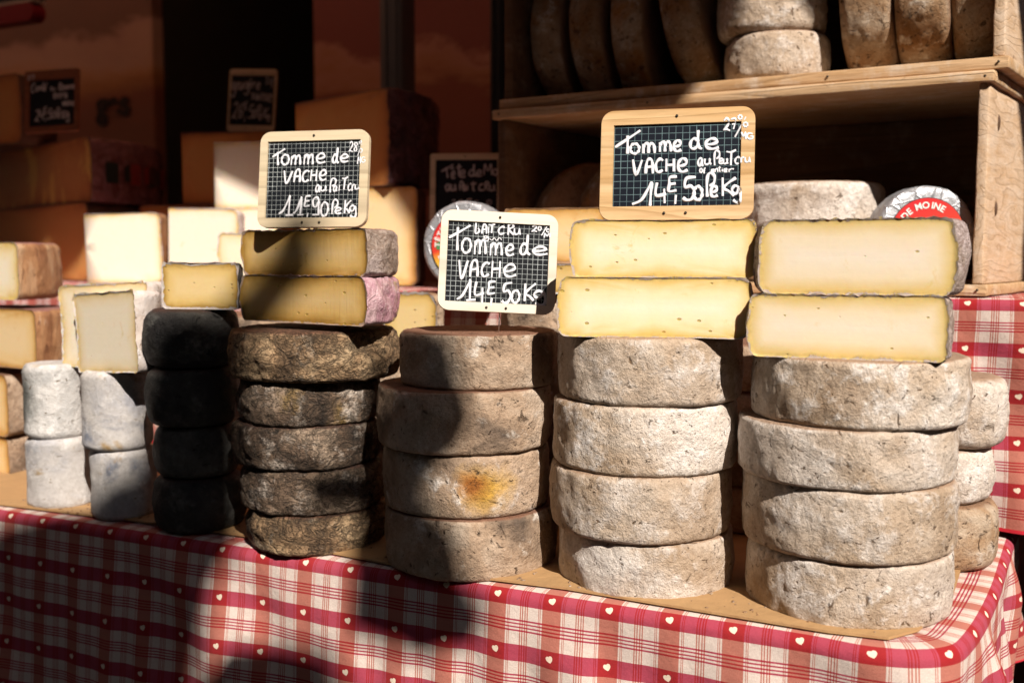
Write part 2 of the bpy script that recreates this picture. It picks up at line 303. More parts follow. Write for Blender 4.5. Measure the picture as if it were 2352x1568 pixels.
def slate_mat(name, line, strength, step, base=(0.006, 0.008, 0.011)):
    m = Mat(name); s_ = m.n('SeparateXYZ', {0: m.n('TexCoord').outputs['UV']})
    def ln(x): 
        f = m.math('ABSOLUTE', m.math('SUBTRACT', m.math('FRACT', m.math('MULTIPLY', x, 1 / step)), 0.5))
        return m.ramp(f, [(0.455, 0.0), (0.472, 1.0)])
    g = m.math('MAXIMUM', ln(s_.outputs[0]), ln(s_.outputs[1]))
    c = m.coord(); n = m.noise(c, 28, 4, 0.6)
    k = m.math('MULTIPLY', g, m.ramp(n, [(0.35, strength * 0.35), (0.6, strength)]))
    col = m.mix(m.math('MULTIPLY', m.noise(c, 16, 6, 0.7), 0.5), base, tuple(x * 2.4 for x in base))
    return m.set(Base_Color=m.mix(k, col, line), Roughness=0.6, Specular_IOR_Level=0.15)
M['slate_white'] = slate_mat('slate_white_squared', (0.66, 0.72, 0.72), 0.75, 0.0052, (0.004, 0.005, 0.007))
M['slate_green'] = slate_mat('slate_green_squared', (0.30, 0.46, 0.48), 0.6, 0.0064, (0.003, 0.005, 0.010))
M['slate_plain'] = slate_mat('slate_plain', (0.1, 0.12, 0.13), 0.3, 0.006)

def foil():
    m = Mat('silver_foil'); c = m.coord()
    n = m.noise(c, 45, 7, 0.7, 0.8); v = m.vor(c, 60, 'DISTANCE_TO_EDGE')
    h = m.math('ADD', n, m.math('MULTIPLY', m.ramp(v, [(0, 1.0), (0.08, 0.0)]), 0.4))
    return m.set(Base_Color=m.mix(n, (0.62, 0.64, 0.68), (0.42, 0.43, 0.46)), Metallic=0.55, Roughness=0.42, Normal=m.bump(h, 0.0022))
M['foil'] = foil()
def wrap(name, tint, alpha_col, rough=0.12):
    m = Mat(name); c = m.coord()
    n = m.noise(c, 24, 7, 0.7, 1.2); n2 = m.noise(m.n('VectorMath', {0: c, 1: (1, 1, 0.35)}, operation='MULTIPLY').outputs[0], 90, 4, 0.6, 0.6)
    h = m.math('ADD', n, m.math('MULTIPLY', n2, 0.35))
    return m.set(Base_Color=m.mix(m.ramp(n, [(0.4, 0.0), (0.65, 1.0)]), tint, alpha_col), Roughness=rough, Normal=m.bump(h, 0.010), Coat_Weight=0.6, Coat_Roughness=0.08)
M['wrap_dark'] = wrap('film_over_dark_rind', (0.05, 0.018, 0.022), (0.16, 0.07, 0.085))
M['wrap_pink'] = wrap('film_over_pink_rind', (0.44, 0.22, 0.28), (0.62, 0.44, 0.46), 0.2)
M['wrap_print'] = wrap('film_over_printed_rind', (0.16, 0.055, 0.06), (0.36, 0.17, 0.18))

def cloth_mat():
    m = Mat('red_and_cream_checked_cotton'); P, PV = 0.058, 0.0535
    s_ = m.n('SeparateXYZ', {0: m.n('TexCoord').outputs['UV']})
    fu = m.math('FRACT', m.math('MULTIPLY', s_.outputs[0], 1 / P)); fv = m.math('FRACT', m.math('ADD', m.math('MULTIPLY', s_.outputs[1], 1 / PV), 0.27))
    prof = [(0.0, 0), (0.012, 1), (0.032, 0), (0.052, 1), (0.072, 0), (0.262, 1), (0.274, 0), (0.290, 1), (0.302, 0), (0.335, 1), (0.665, 0), (0.698, 1), (0.710, 0), (0.726, 1), (0.738, 0), (0.928, 1), (0.948, 0), (0.968, 1), (0.988, 0)]
    ru = m.ramp(fu, prof, 'CONSTANT'); 
    prof2 = [(0.0, 0), (0.016, 1), (0.046, 0), (0.078, 1), (0.108, 0), (0.345, 1), (0.655, 0), (0.892, 1), (0.922, 0), (0.954, 1), (0.984, 0)]
    rv = m.ramp(fv, prof2, 'CONSTANT')
    wht, wu, wv, red = (0.74, 0.66, 0.59), (0.48, 0.18, 0.13), (0.40, 0.05, 0.095), (0.33, 0.003, 0.009)
    col = m.mix(rv, m.mix(ru, wht, wu), m.mix(ru, wv, red))
    # thread irregularity, only inside the half tones
    c = m.n('VectorMath', {0: m.n('TexCoord').outputs['UV'], 1: (1, 1, 1)}, operation='MULTIPLY').outputs[0]
    n = m.noise(c, 900, 3, 0.7); col = m.mix(m.ramp(n, [(0.35, 0.30), (0.65, 0.0)]), col, tuple(x * 0.8 for x in red))
    n0 = m.noise(c, 14, 4, 0.6); col = m.mix(m.math('MULTIPLY', n0, 0.16), col, (0.34, 0.22, 0.2))
    # hearts
    x = m.math('MULTIPLY', m.math('SUBTRACT', fu, 0.5), 1 / 0.054); y = m.math('MULTIPLY', m.math('SUBTRACT', fv, 0.5), -1 / 0.054)
    x, y = (m.math('ADD', m.math('MULTIPLY', x, 0.94), m.math('MULTIPLY', y, 0.34)), m.math('SUBTRACT', m.math('MULTIPLY', y, 0.94), m.math('MULTIPLY', x, 0.34)))
    x2 = m.math('MULTIPLY', x, x); y2 = m.math('MULTIPLY', y, y)
    q = m.math('SUBTRACT', m.math('ADD', x2, y2), 1.0)
    hh = m.math('SUBTRACT', m.math('MULTIPLY', m.math('MULTIPLY', q, q), q), m.math('MULTIPLY', m.math('MULTIPLY', x2, y2), y))
    k = m.math('LESS_THAN', hh, 0.0)
    col = m.mix(k, col, (0.80, 0.66, 0.52))
    wvn = m.math('MULTIPLY', m.math('SINE', m.math('MULTIPLY', s_.outputs[0], 2 * pi / 0.0009)), m.math('SINE', m.math('MULTIPLY', s_.outputs[1], 2 * pi / 0.0009)))
    h = m.math('ADD', m.math('MULTIPLY', wvn, 0.04), m.noise(c, 40, 5, 0.6))
    return m.set(Base_Color=col, Roughness=0.9, Normal=m.bump(h, 0.0022), Specular_IOR_Level=0.1, Sheen_Weight=0.05)
M['cloth'] = cloth_mat()
M['hem'] = plain('red_cotton_hem', (0.55, 0.012, 0.03), 0.9, var=0.2, sc=200)

def mural_mat(name, zs, sc, seed, amt):
    m = Mat(name); c = m.coord(rnd=False)
    c2 = m.n('VectorMath', {0: c, 1: (seed, 0, 0)}, operation='ADD').outputs[0]
    s_ = m.n('SeparateXYZ', {0: c2})
    n = m.noise(m.n('VectorMath', {0: c2, 1: (1, 1, 2.2)}, operation='MULTIPLY').outputs[0], sc, 5, 0.6, 0.3)
    z = m.math('ADD', s_.outputs[2], m.math('MULTIPLY', m.math('SUBTRACT', n, 0.5), amt * 2))
    col = m.ramp(m.math('MULTIPLY', z, 1.0), zs)
    return m.set(Base_Color=col, Roughness=0.45)

# ------------------------------------------------------------------ cheeses
def fbm(p, s): return noise.noise(p * s) + 0.5 * noise.noise(p * s * 2.3 + Vector((7.1, 3.3, 1.7))) + 0.25 * noise.noise(p * s * 5.1 + Vector((1.9, 8.2, 4.4)))
def wheel_bm(R, H, seed, amp=0.0018, bulge=0.02, c=0.22, n=None, wob=0.012, waist=0.0, tilt=0.0, lip=0.0):
    """A wheel of cheese standing on z = 0, with uneven sides; uv carries metres round and up the side."""
    n = n or max(72, min(220, int(2 * pi * R / 0.0034)))
    rc = c * H; prof = [(0, H)] + [((R - rc) * k, H) for k in (0.25, 0.5, 0.7, 0.85, 0.95)]
    na, ns = 7, max(6, int(H / 0.005))
    for i in range(na + 1):
        a = pi / 2 * (1 - i / na); prof.append((R - rc + rc * cos(a), H - rc + rc * sin(a)))
    for i in range(1, ns):
        t = i / ns; prof.append((R + bulge * R * sin(pi * t) - waist * R * sin(pi * t), H - rc - (H - 2 * rc) * t))
    for i in range(na + 1):
        a = -pi / 2 * i / na; prof.append((R - rc + rc * cos(a), rc + rc * sin(a)))
    prof += [((R - rc) * k, 0) for k in (0.9, 0.6, 0.3)] + [(0, 0)]
    sd = Vector((seed * 3.17, seed * 5.71, seed * 1.37))
    bm = bmesh.new(); uvl = bm.loops.layers.uv.new('UVMap'); rows = []
    for (r, z) in prof:
        if r < 1e-6: rows.append([bm.verts.new((0, 0, z))]); continue
        row = []
        edge = min(1.0, r / (R * 0.9)) ** 3
        for j in range(n):
            th = 2 * pi * j / n; d = Vector((cos(th), sin(th), 0))
            p = d * r + Vector((0, 0, z))
            wr = 1 + wob * (noise.noise(d * 1.4 + sd) + 0.5 * noise.noise(d * 3.1 + sd * 2) + 0.5 * noise.noise(Vector((d.x, d.y, z / H * 1.5)) * 1.2 + sd))
            q = d * (r * wr) + Vector((0, 0, z))
            disp = amp * edge * (fbm(p + sd, 42) + 0.35 * noise.noise((p + sd) * 260))
            nd = (d * max(0.0, (r - (R - rc)) / rc) + Vector((0, 0, (z - H / 2) / (H / 2) * 0.35)))
            sag = H * 0.03 * noise.noise(d * 1.7 + sd * 3) * edge if 0.15 < z / H < 0.98 else 0
            q += nd * disp; q.z += sag + tilt * q.x
            q.z = max(q.z, 0.0) if tilt == 0 else q.z
            row.append(bm.verts.new(q))
        rows.append(row)
    for a, b in zip(rows, rows[1:]):
        for j in range(n):
            k = (j + 1) % n
            if len(a) == 1: f = bm.faces.new((a[0], b[j], b[k]))
            elif len(b) == 1: f = bm.faces.new((a[j], b[0], a[k]))
            else: f = bm.faces.new((a[j], b[j], b[k], a[k]))
            for l in f.loops:
                jj = j + 1 if (l.vert in (b[k] if len(b) > 1 else None, a[k] if len(a) > 1 else None)) else j
                l[uvl].uv = (jj / n * 2 * pi * R, l.vert.co.z)
    return bm
def order_loop(bm, pred):
    es = [e for e in bm.edges if len(e.link_faces) == 1 and pred(e)]
    nb = {}
    for e in es:
        for v in e.verts: nb.setdefault(v, []).append(e.other_vert(v))
    if not nb: return []
    st = next(iter(nb)); loop, prev, cur = [st], None, st
    while True:
        nx = [w for w in nb[cur] if w is not prev]
        if not nx or nx[0] is st: break
        prev, cur = cur, nx[0]; loop.append(cur)
        if len(loop) > 5000: break
    return loop
RINGS = (0.985, 0.965, 0.94, 0.91, 0.87, 0.82, 0.76, 0.68, 0.58, 0.46, 0.32, 0.16)
def cut_wheel(R, H, seed, cuts, rag=0.0, **kw):
    """The wheel cut by planes (point, outward normal): returns (rind bmesh, paste bmesh with the distance to the rind)."""
    bm = wheel_bm(R, H, seed, **kw)
    for k, (co, no) in enumerate(cuts):
        no = Vector(no).normalized(); co = Vector(co)
        bmesh.ops.bisect_plane(bm, geom=bm.verts[:] + bm.edges[:] + bm.faces[:], dist=1e-6, plane_co=co, plane_no=no, clear_outer=True)
        loop = order_loop(bm, lambda e: all(abs((v.co - co).dot(no)) < 1e-4 for v in e.verts))
        if len(loop) < 4: continue
        cen = sum((v.co for v in loop), Vector()) / len(loop)
        prev = loop
        for s in RINGS:
            row = [bm.verts.new(cen + (v.co - cen) * s - no * (0.0006 if s < 0.98 else 0)) for v in loop]
            for j in range(len(loop)):
                f = bm.faces.new((prev[j], prev[(j + 1) % len(loop)], row[(j + 1) % len(loop)], row[j])); f.material_index = 1
            prev = row
        c0 = bm.verts.new(cen - no * 0.0006)
        for j in range(len(loop)):
            f = bm.faces.new((prev[j], prev[(j + 1) % len(loop)], c0)); f.material_index = 1
    bmesh.ops.recalc_face_normals(bm, faces=bm.faces[:])
    rimv = [v for v in bm.verts if {f.material_index for f in v.link_faces} == {0, 1}]
    rim = [v.co.copy() for v in rimv]
    if rag:
        sd = Vector((seed, seed * 2, seed * 3))
        for v in rimv:
            v.co += Vector((0, 0, 1 if v.co.z > H / 2 else -0.3)) * rag * (0.3 + noise.noise(v.co * 190 + sd)) + Vector(cuts[0][1]) * rag * 0.8 * abs(noise.noise(v.co * 150 + sd))
    pb = bm.copy()
    bmesh.ops.delete(bm, geom=[f for f in bm.faces if f.material_index == 1], context='FACES')
    bmesh.ops.delete(pb, geom=[f for f in pb.faces if f.material_index == 0], context='FACES')
    for f in pb.faces: f.material_index = 0
    lay = pb.verts.layers.float.new('edge')
    step = max(1, len(rim) // 160); rr = rim[::step]
    for v in pb.verts: v[lay] = min((v.co - q).length for q in rr)
    return bm, pb

GROUPS = {}
def wheel(name, label, mat, cx, cy, z, R, H, seed, rz=None, group=None, cat='cheese', **kw):
    o = obj(name, wheel_bm(R, H, seed, **kw), M[mat])
    o.location = (cx, cy, z); o.rotation_euler = (0, 0, seed * 1.3 if rz is None else rz)
    return prop(o, label, cat, group)

def stack(xl, xr, ybase, spec, seed, z0=T, d=None):
    """spec: (xl, xr, y of the top seam at the front, name, label, material, options) from the table up. Returns (dist, ztop, direction)."""
    al, ar = atan((xl - CX) / F), atan((xr - CX) / F); a = (ar - al) / 2; mid = (al + ar) / 2
    px = CX + F * tan(mid)
    if d is None:
        b = at_z(px, ybase, z0); df = sqrt(b.x ** 2 + b.y ** 2); d = df / (1 - sin(a))
    z = z0
    for i, (x0, x1, yt, name, label, mat, kw) in enumerate(spec):
        al, ar = atan((x0 - CX) / F), atan((x1 - CX) / F); a = (ar - al) / 2; mid = (al + ar) / 2
        R = d * sin(a); df = d - R; px = CX + F * tan(mid)
        zt = at_y(px, yt, df * cos(mid)).z
        kw = dict(kw); R /= 1 + kw.get('bulge', 0.02)
        wheel(name, label, mat, d * sin(mid), d * cos(mid), z, R, zt - z + kw.pop('over', 0.0), seed + i * 1.71, **kw)
        z = zt
    return d, z, mid

TILT = {}
def piece(name, label, cat, xl, xr, ytop, zb, dist, yaw, rmat, pmat, seed, kind='half', k=0.0, ybot=None, group=None, rag=0.001, wrapm=None, H=None, wedge=90, roll=0.0, **kw):
    """A cut cheese whose front cut face spans xl..xr in the picture at the given distance; yaw turns the face (deg, right end nearer)."""
    px = (xl + xr) / 2; a = atan((px - CX) / F)
    c = Vector((dist * sin(a), dist * cos(a), 0)); yw = radians(yaw)
    n = Vector((-sin(yw), -cos(yw), 0)); ux = Vector((cos(yw), -sin(yw), 0))
    ym = 600
    l = at_plane(xl, ym, c, n); r = at_plane(xr, ym, c, n); w = (r - l).length; fc = (l + r) / 2
    if ybot is not None: zb = at_plane(px, ybot, c, n).z
    H = H or at_plane(px, ytop, c, n).z - zb
    if kind == 'half':
        R = w / 2 / sqrt(1 - k * k); e = k * R; org = Vector((0, e, 0)); cuts = [((0, -e, 0), (0, -1, 0))]; loc = fc - n * e
    else:
        R = w; wa = radians(wedge); cuts = [((0, 0, 0), (0, -1, 0)), ((0, 0, 0), (-sin(wa), cos(wa), 0))]; loc = l
        if wedge <= 90.01: cuts[1] = ((0, 0, 0), (-1, 0, 0)) if wedge > 89 else ((0, 0, 0), (-sin(wa), cos(wa), 0))
    t = thing(name, label, cat, (loc.x, loc.y, zb), -yw, group)
    t.rotation_euler = (0, radians(roll), -yw)
    rb, pb = cut_wheel(R, H, seed, cuts, rag=rag, **kw)
    obj('rind', rb, M[rmat], t); obj('cut_face', pb, M[pmat], t)
    return t, zb + H, fc, R

GT = 'whole grey tommes stacked along the front of the stall'
HALF = 'half tommes with their cut faces to the front'
# --- front stacks, from the right
g = dict(group=GT, c=0.10, bulge=0.012, wob=0.018)
d7, z7, m7 = stack(1725, 2215, 1455, [
    (1725, 2215, 1298, 'tomme_wheel', 'whole grey-tan tomme at the very bottom of the largest, rightmost front stack', 'tan', g),
    (1715, 2220, 1130, 'tomme_wheel', 'whole grey-tan tomme second from the bottom of the rightmost front stack', 'tan', g),
    (1698, 2215, 990, 'tomme_wheel', 'whole grey-tan tomme that juts out left, third from the bottom of the rightmost front stack', 'tan', g),
    (1728, 2238, 832, 'tomme_wheel', 'whole grey-tan tomme directly under the two butter-yellow halves of the rightmost front stack', 'tan', g)], 3.0)
d6, z6, m6 = stack(1287, 1695, 1385, [
    (1287, 1695, 1252, 'tomme_wheel', 'whole pale grey tomme at the very bottom of the stack under the pine-framed slate', 'tan', g),
    (1262, 1690, 1100, 'tomme_wheel', 'whole pale grey tomme second from the bottom of the stack under the pine-framed slate', 'tan', g),
    (1272, 1697, 937, 'tomme_wheel', 'whole pale grey tomme third from the bottom of the stack under the pine-framed slate', 'tan', g),
    (1284, 1710, 778, 'tomme_wheel', 'whole pale grey tomme just under the two yellow halves below the pine-framed slate', 'tan', g)], 21.0)
d5, z5, m5 = stack(880, 1280, 1340, [
    (880, 1280, 1198, 'tomme_wheel', 'whole dusky tomme with dark mould, bottom of the stack carrying the tilted slate', 'tan_dusky', g),
    (875, 1262, 1048, 'tomme_wheel', 'whole tomme with an amber-orange stain, second from the bottom under the tilted slate', 'tan_stained', dict(g, rz=0.0)),
    (862, 1268, 903, 'tomme_wheel', 'whole dusky tomme jutting out left, third from the bottom under the tilted slate', 'tan_dusky', g),
    (918, 1280, 770, 'tomme_wheel', 'whole brown-topped tomme pierced by the prong of the tilted slate, topmost of its stack', 'tan_dusky', dict(g, wob=0.012))], 41.0)
g4 = dict(group='crusty dark tommes in the gold-flecked stack', c=0.16, bulge=0.03, wob=0.03, amp=0.0028)
d4, z4, m4 = stack(560, 878, 1280, [
    (552, 884, 1190, 'crusty_tomme', 'thin ochre-yellow crusted tomme at the bottom of the crusty dark stack', 'gold', g4),
    (546, 878, 1085, 'crusty_tomme', 'dark tomme with a pale flaking left edge, second from the bottom of the crusty stack', 'dark_grey', g4),
    (526, 868, 985, 'crusty_tomme', 'dark mottled tomme in the middle of the crusty stack, third from the bottom', 'dark_grey', g4),
    (536, 878, 880, 'crusty_tomme', 'dark tomme right below the widest golden one in the crusty stack', 'dark_grey', g4),
    (518, 920, 765, 'crusty_tomme', 'widest wrinkled golden-grey tomme on top of the crusty stack under two halves', 'gold', dict(g4, amp=0.0036))], 61.0)
g3 = dict(group='black-rinded cheeses in the dark stack', c=0.22, bulge=0.05, wob=0.015)
d3, z3, m3 = stack(335, 560, 1235, [
    (335, 560, 1107, 'black_cheese', 'black-rinded cheese with a greenish-grey face at the bottom of the black stack', 'black', g3),
    (340, 548, 985, 'black_cheese', 'black-rinded cheese second from the bottom of the black stack', 'black', g3),
    (322, 548, 850, 'black_cheese', 'black-rinded cheese third from the bottom of the black stack', 'black', g3),
    (322, 552, 712, 'black_cheese', 'black-rinded cheese on top of the black stack below the small cut piece', 'black', g3)], 81.0)
g2 = dict(group='tall white mouldy drums at the left', c=0.10, bulge=-0.02, wob=0.03, amp=0.0012)
d2, z2, m2 = stack(195, 348, 1200, [
    (195, 348, 1037, 'white_drum_cheese', 'white cloth-marked drum cheese with blue specks, bottom of the pair beside the black stack', 'white', g2),
    (180, 343, 855, 'white_drum_cheese', 'white drum cheese with fine ochre specks, upper of the pair beside the black stack', 'white', g2)], 93.0)
d1, z1, m1 = stack(47, 208, 1175, [
    (47, 208, 1010, 'white_drum_cheese', 'white cloth-marked drum cheese with an ochre rim, bottom of the pair nearest the left edge', 'white', g2),
    (44, 192, 838, 'white_drum_cheese', 'drum cheese half white half green-grey mould, upper of the pair nearest the left edge', 'white_green', dict(g2, rz=0.0))], 101.0)
g8 = dict(group=GT, c=0.2, bulge=0.03, wob=0.03, amp=0.002)
d8, z8, m8 = stack(2020, 2318, 1320, [
    (2020, 2318, 1165, 'tomme_wheel', 'ochre-flecked rough tomme at the bottom, peeping out right behind the rightmost front stack', 'old_rind', g8),
    (2000, 2300, 1035, 'tomme_wheel', 'grey tomme in the middle of the half-hidden stack behind the rightmost front one', 'tan', g8),
    (2030, 2328, 872, 'tomme_wheel', 'grey tomme on top of the half-hidden stack beside the hanging checked cloth', 'tan', g8)], 111.0)

# --- cut halves on the front stacks
def face_dist(d, xl, xr, back): 
    a = (atan((xr - CX) / F) - atan((xl - CX) / F)) / 2; return d * (1 - sin(a)) + back
kc = dict(c=0.15, bulge=0.025, wob=0.02, group=HALF, rag=0.0022)
_, zt7a, fc7, R7 = piece('half_tomme', 'lower half tomme with butter-yellow cut face on the rightmost stack', 'cut cheese', 1724, 2182, 678, z7, face_dist(d7, 1725, 2215, 0.02), 22, 'pink_rind', 'yellow_matt', 5.5, k=0.30, **kc)
_, zt7b, _, _ = piece('half_tomme', 'upper half tomme with pale butter face and brown marks, top of the rightmost stack', 'cut cheese', 1744, 2196, 503, zt7a, face_dist(d7, 1725, 2215, 0.024), 24, 'pink_rind', 'yellow_matt', 6.5, k=0.42, **kc)
_, zt6a, fc6, R6 = piece('half_tomme', 'lower half tomme with holed yellow face under the pine-framed slate', 'cut cheese', 1282, 1724, 638, z6, face_dist(d6, 1287, 1695, 0.012), 12, 'pink_rind', 'yellow', 7.5, **kc)
_, zt6b, _, _ = piece('half_tomme', 'upper half tomme with deep yellow face that the pine-framed slate stands on', 'cut cheese', 1312, 1738, 505, zt6a, face_dist(d6, 1287, 1695, 0.016), 12, 'pink_rind', 'yellow', 8.5, **kc)
_, zt4a, fc4, R4 = piece('half_tomme', 'lower film-wrapped half tomme with straw face on the crusty stack', 'cut cheese', 553, 838, 634, None, face_dist(d4, 518, 920, 0.05), 36, 'wrap_pink', 'olive', 9.5, ybot=742, k=0.08, **dict(kc, amp=0.003))
_, zt4b, _, _ = piece('half_tomme', 'upper film-wrapped half tomme with straw face supporting the white-squared slate', 'cut cheese', 556, 842, 528, zt4a, face_dist(d4, 518, 920, 0.052), 36, 'pink_rind', 'olive', 10.5, k=0.08, **dict(kc, amp=0.003))
piece('cut_cheese', 'small holed piece with a frilly rind on top of the black stack', 'cut cheese', 370, 547, 604, z3, face_dist(d3, 322, 552, 0.02), 12, 'black', 'small_eyes', 11.5, rag=0.0028, c=0.12, bulge=0.01, wob=0.01)
piece('cut_cheese', 'tall cream half cheese with a drooping white rim on the upper white drum', 'cut cheese', 171, 314, 672, z2, face_dist(d2, 180, 343, 0.004), 36, 'pale_rind', 'cream', 12.5, rag=0.004, roll=-3.5, c=0.08, bulge=-0.03, wob=0.02)
piece('cut_cheese', 'wide cream half cheese with a white top peeping out behind the drooping-rimmed half', 'cut cheese', 137, 344, 652, z2 + 0.002, face_dist(d2, 180, 343, 0.055), 26, 'pale_rind', 'cream', 13.5, rag=0.003, roll=-3, c=0.08, bulge=-0.03, wob=0.02)

# ------------------------------------------------------------------ table, cloths, riser, ground
RZ = z_at(683, 1.20)          # top of the riser at the back of the stall
RV = 0.425                    # its distance behind the table's front edge
def smooth_path(pts, step=0.006):
    out = []
    P_ = [pts[0]] + pts + [pts[-1]]
    for i in range(1, len(P_) - 2):
        p0, p1, p2, p3 = P_[i - 1:i + 3]; n = max(2, int((p2 - p1).length / step))
        for k in range(n):
            t = k / n
            out.append(0.5 * ((2 * p1) + (p2 - p0) * t + (2 * p0 - 5 * p1 + 4 * p2 - p3) * t * t + (3 * p1 - p0 - 3 * p2 + p3) * t ** 3))
    out.append(pts[-1]); return out
def drape(name, path, z, drop, inset, seed, fold=0.006, flare=0.02, foldlen=0.09, droop=None, folds=None, hem=0.02, roll=0.012):
    """Cloth lying along an edge path: inset strip on top, a rolled edge and a hanging skirt with soft folds."""
    P_ = smooth_path(path); bm = bmesh.new(); uvl = bm.loops.layers.uv.new('UVMap'); s = 0; rows = []; sv = []
    tops = [-inset * k for k in (1.0, 0.8, 0.6, 0.45, 0.3, 0.2, 0.12, 0.06, 0.03)]
    hang = [x / 60 for x in range(1, 61)]
    for i, p in enumerate(P_):
        a, b = P_[max(0, i - 1)], P_[min(len(P_) - 1, i + 1)]
        t = (b - a).normalized(); nrm = Vector((t.y, -t.x, 0))
        if i: s += (p - P_[i - 1]).length
        row = []; fr = i / (len(P_) - 1); dr = drop(fr) if callable(drop) else drop
        fo = folds(s, fr) if folds else 0
        for q in tops:
            w = 0.0016 * noise.noise(Vector((s * 18, q * 25, seed)))
            row.append((p + nrm * q + Vector((0, 0, z + w * min(1, -q / 0.02))), q))
        for k in range(1, 7):
            a_ = pi / 2 * k / 6; row.append((p + nrm * roll * sin(a_) + Vector((0, 0, z - roll * (1 - cos(a_)))), roll * a_))
        for h in hang:
            dd = h * dr
            f = (fold + (0.010 * max(0, (fr - 0.68) / 0.32) if folds else 0)) * min(1, dd / 0.05) * (noise.noise(Vector(((s - (0.55 * dd if folds else 0)) / foldlen, seed, dd * 1.2))) + 0.5 * noise.noise(Vector((s / foldlen * 2.3, seed + 3, dd * 2.0))))
            x = roll + flare * (max(0.0, min(1.0, (0.86 - fr) / 0.12)) if folds else 1) * dd / 0.4 + f + fo * min(1, dd / 0.10) * (0.4 + 0.6 * h)
            row.append((p + nrm * x + t * (0.3 * f) + Vector((0, 0, z - roll - dd)), roll * pi / 2 + dd))
        rows.append([(bm.verts.new(c), w) for c, w in row]); sv.append(s)
    for i in range(len(rows) - 1):
        for j in range(len(rows[0]) - 1):
            q = ((i, j), (i, j + 1), (i + 1, j + 1), (i + 1, j))
            f = bm.faces.new([rows[a][b][0] for a, b in q])
            for l, (a, b) in zip(f.loops, q): l[uvl].uv = (sv[a], rows[a][b][1])
            if rows[i][j][1] > 0.05 and j >= len(rows[0]) - 2 and hem: f.material_index = 1
            if i >= len(rows) - 3 and hem: f.material_index = 1
    return bm
# table edge: front line, rounded corner, right-hand end running back
fc = [Vector((O.x, O.y, 0)) + U * u for u in (-1.9, -1.3, -0.8, -0.5, -0.25, -0.08)]
def flat(px, py): 
    q = at_z(px, py, T); return Vector((q.x, q.y, 0))
edge = fc + [flat(2010, 1478), flat(2150, 1480), flat(2206, 1445), flat(2262, 1350), flat(2298, 1245), flat(2318, 1195)]
tb = thing('market_table', 'long trestle table under the red checked cloth', 'table', uv(-0.6, 0.5, 0), YAW)
tp = [Vector((p.x, p.y, 0)) for p in edge]
bm = bmesh.new()
inner = [p - tb.location for p in [Vector((e.x, e.y, 0)) for e in edge]]
back = [uv(0.26, 1.35, 0) - tb.location, uv(-1.9, 1.35, 0) - tb.location]
ring = [Matrix.Rotation(-YAW, 3, 'Z') @ Vector((v.x, v.y, 0)) for v in inner + back]
lo = [bm.verts.new((v.x, v.y, T - 0.035)) for v in ring]; hi = [bm.verts.new((v.x, v.y, T - 0.006)) for v in ring]
bm.faces.new(hi); bm.faces.new(lo[::-1])
for i in range(len(ring)): j = (i + 1) % len(ring); bm.faces.new((lo[i], lo[j], hi[j], hi[i]))
obj('table_top', bm, M['table_wood'], tb, smooth=False)
for (u, v) in ((-1.1, -0.40), (-1.1, 0.6), (0.45, -0.25), (0.80, 0.4)):
    bm = bmesh.new(); box(bm, u - 0.02, u + 0.02, v - 0.02, v + 0.02, 0, T - 0.036, 0.003); obj('leg', bm, M['black_metal'], tb)
def corner_folds(s, fr):
    k = max(0, (fr - 0.70) / 0.3)
    return k * (0.007 * sin(s * 80) + 0.004 * sin(s * 37 + 1)) + 0.004 * k
cl = obj('tablecloth', drape('tablecloth', edge, T, lambda f: 0.42 if f < 0.80 else 0.42 - 0.28 * min(1, (f - 0.80) / 0.12), 0.13, 2.0, folds=corner_folds, fold=0.013, flare=0.03), [M['cloth'], M['hem']])
prop(cl, 'red and cream checked cloth with little hearts hanging over the front of the table', 'tablecloth')
# kraft paper on the table top
kp = [flat(*q) for q in ((-400, 1120), (0, 1163), (300, 1200), (560, 1236), (760, 1275), (980, 1318), (1100, 1333), (1300, 1358), (1500, 1392), (1700, 1425), (1900, 1458), (2040, 1474), (2110, 1455), (2185, 1385), (2205, 1320), (2215, 1240))]
bm = bmesh.new(); kk = kp + [Vector((*(uv(0.02, RV - 0.01, 0)).xy, 0)), Vector((*(uv(-1.8, RV - 0.01, 0)).xy, 0))]
lo = [bm.verts.new((p.x, p.y, T + 0.002)) for p in kk]; hi = [bm.verts.new((p.x, p.y, T + 0.0042)) for p in kk]
bm.faces.new(hi); bm.faces.new(lo[::-1])
for i in range(len(kk)): j = (i + 1) % len(kk); bm.faces.new((lo[i], lo[j], hi[j], hi[i]))
bmesh.ops.recalc_face_normals(bm, faces=bm.faces[:])
o = obj('kraft_paper', bm, M['kraft'], smooth=False); prop(o, 'brown kraft paper laid on the table under the cheese stacks', 'paper sheet')
rnd = random.Random(5); bm = bmesh.new()
for i in range(260):
    t_ = rnd.random(); e0 = kp[1] + (kp[11] - kp[1]) * t_; q = e0 + V * (0.004 + abs(rnd.gauss(0, 0.03)))
    r_ = rnd.uniform(0.0006, 0.0017)
    bmesh.ops.create_icosphere(bm, subdivisions=1, radius=1, matrix=Matrix.Translation((q.x, q.y, T + 0.0042 + r_ * 0.4)) @ Matrix.Rotation(rnd.uniform(0, 6), 4, 'Z') @ Matrix.Diagonal((r_ * rnd.uniform(0.7, 2.2), r_, r_ * 0.7, 1)))
o = obj('rind_crumbs', bm, M['old_rind'], smooth=False); prop(o, 'scattered crumbs of cheese rind on the brown paper', 'crumbs', kind='stuff')
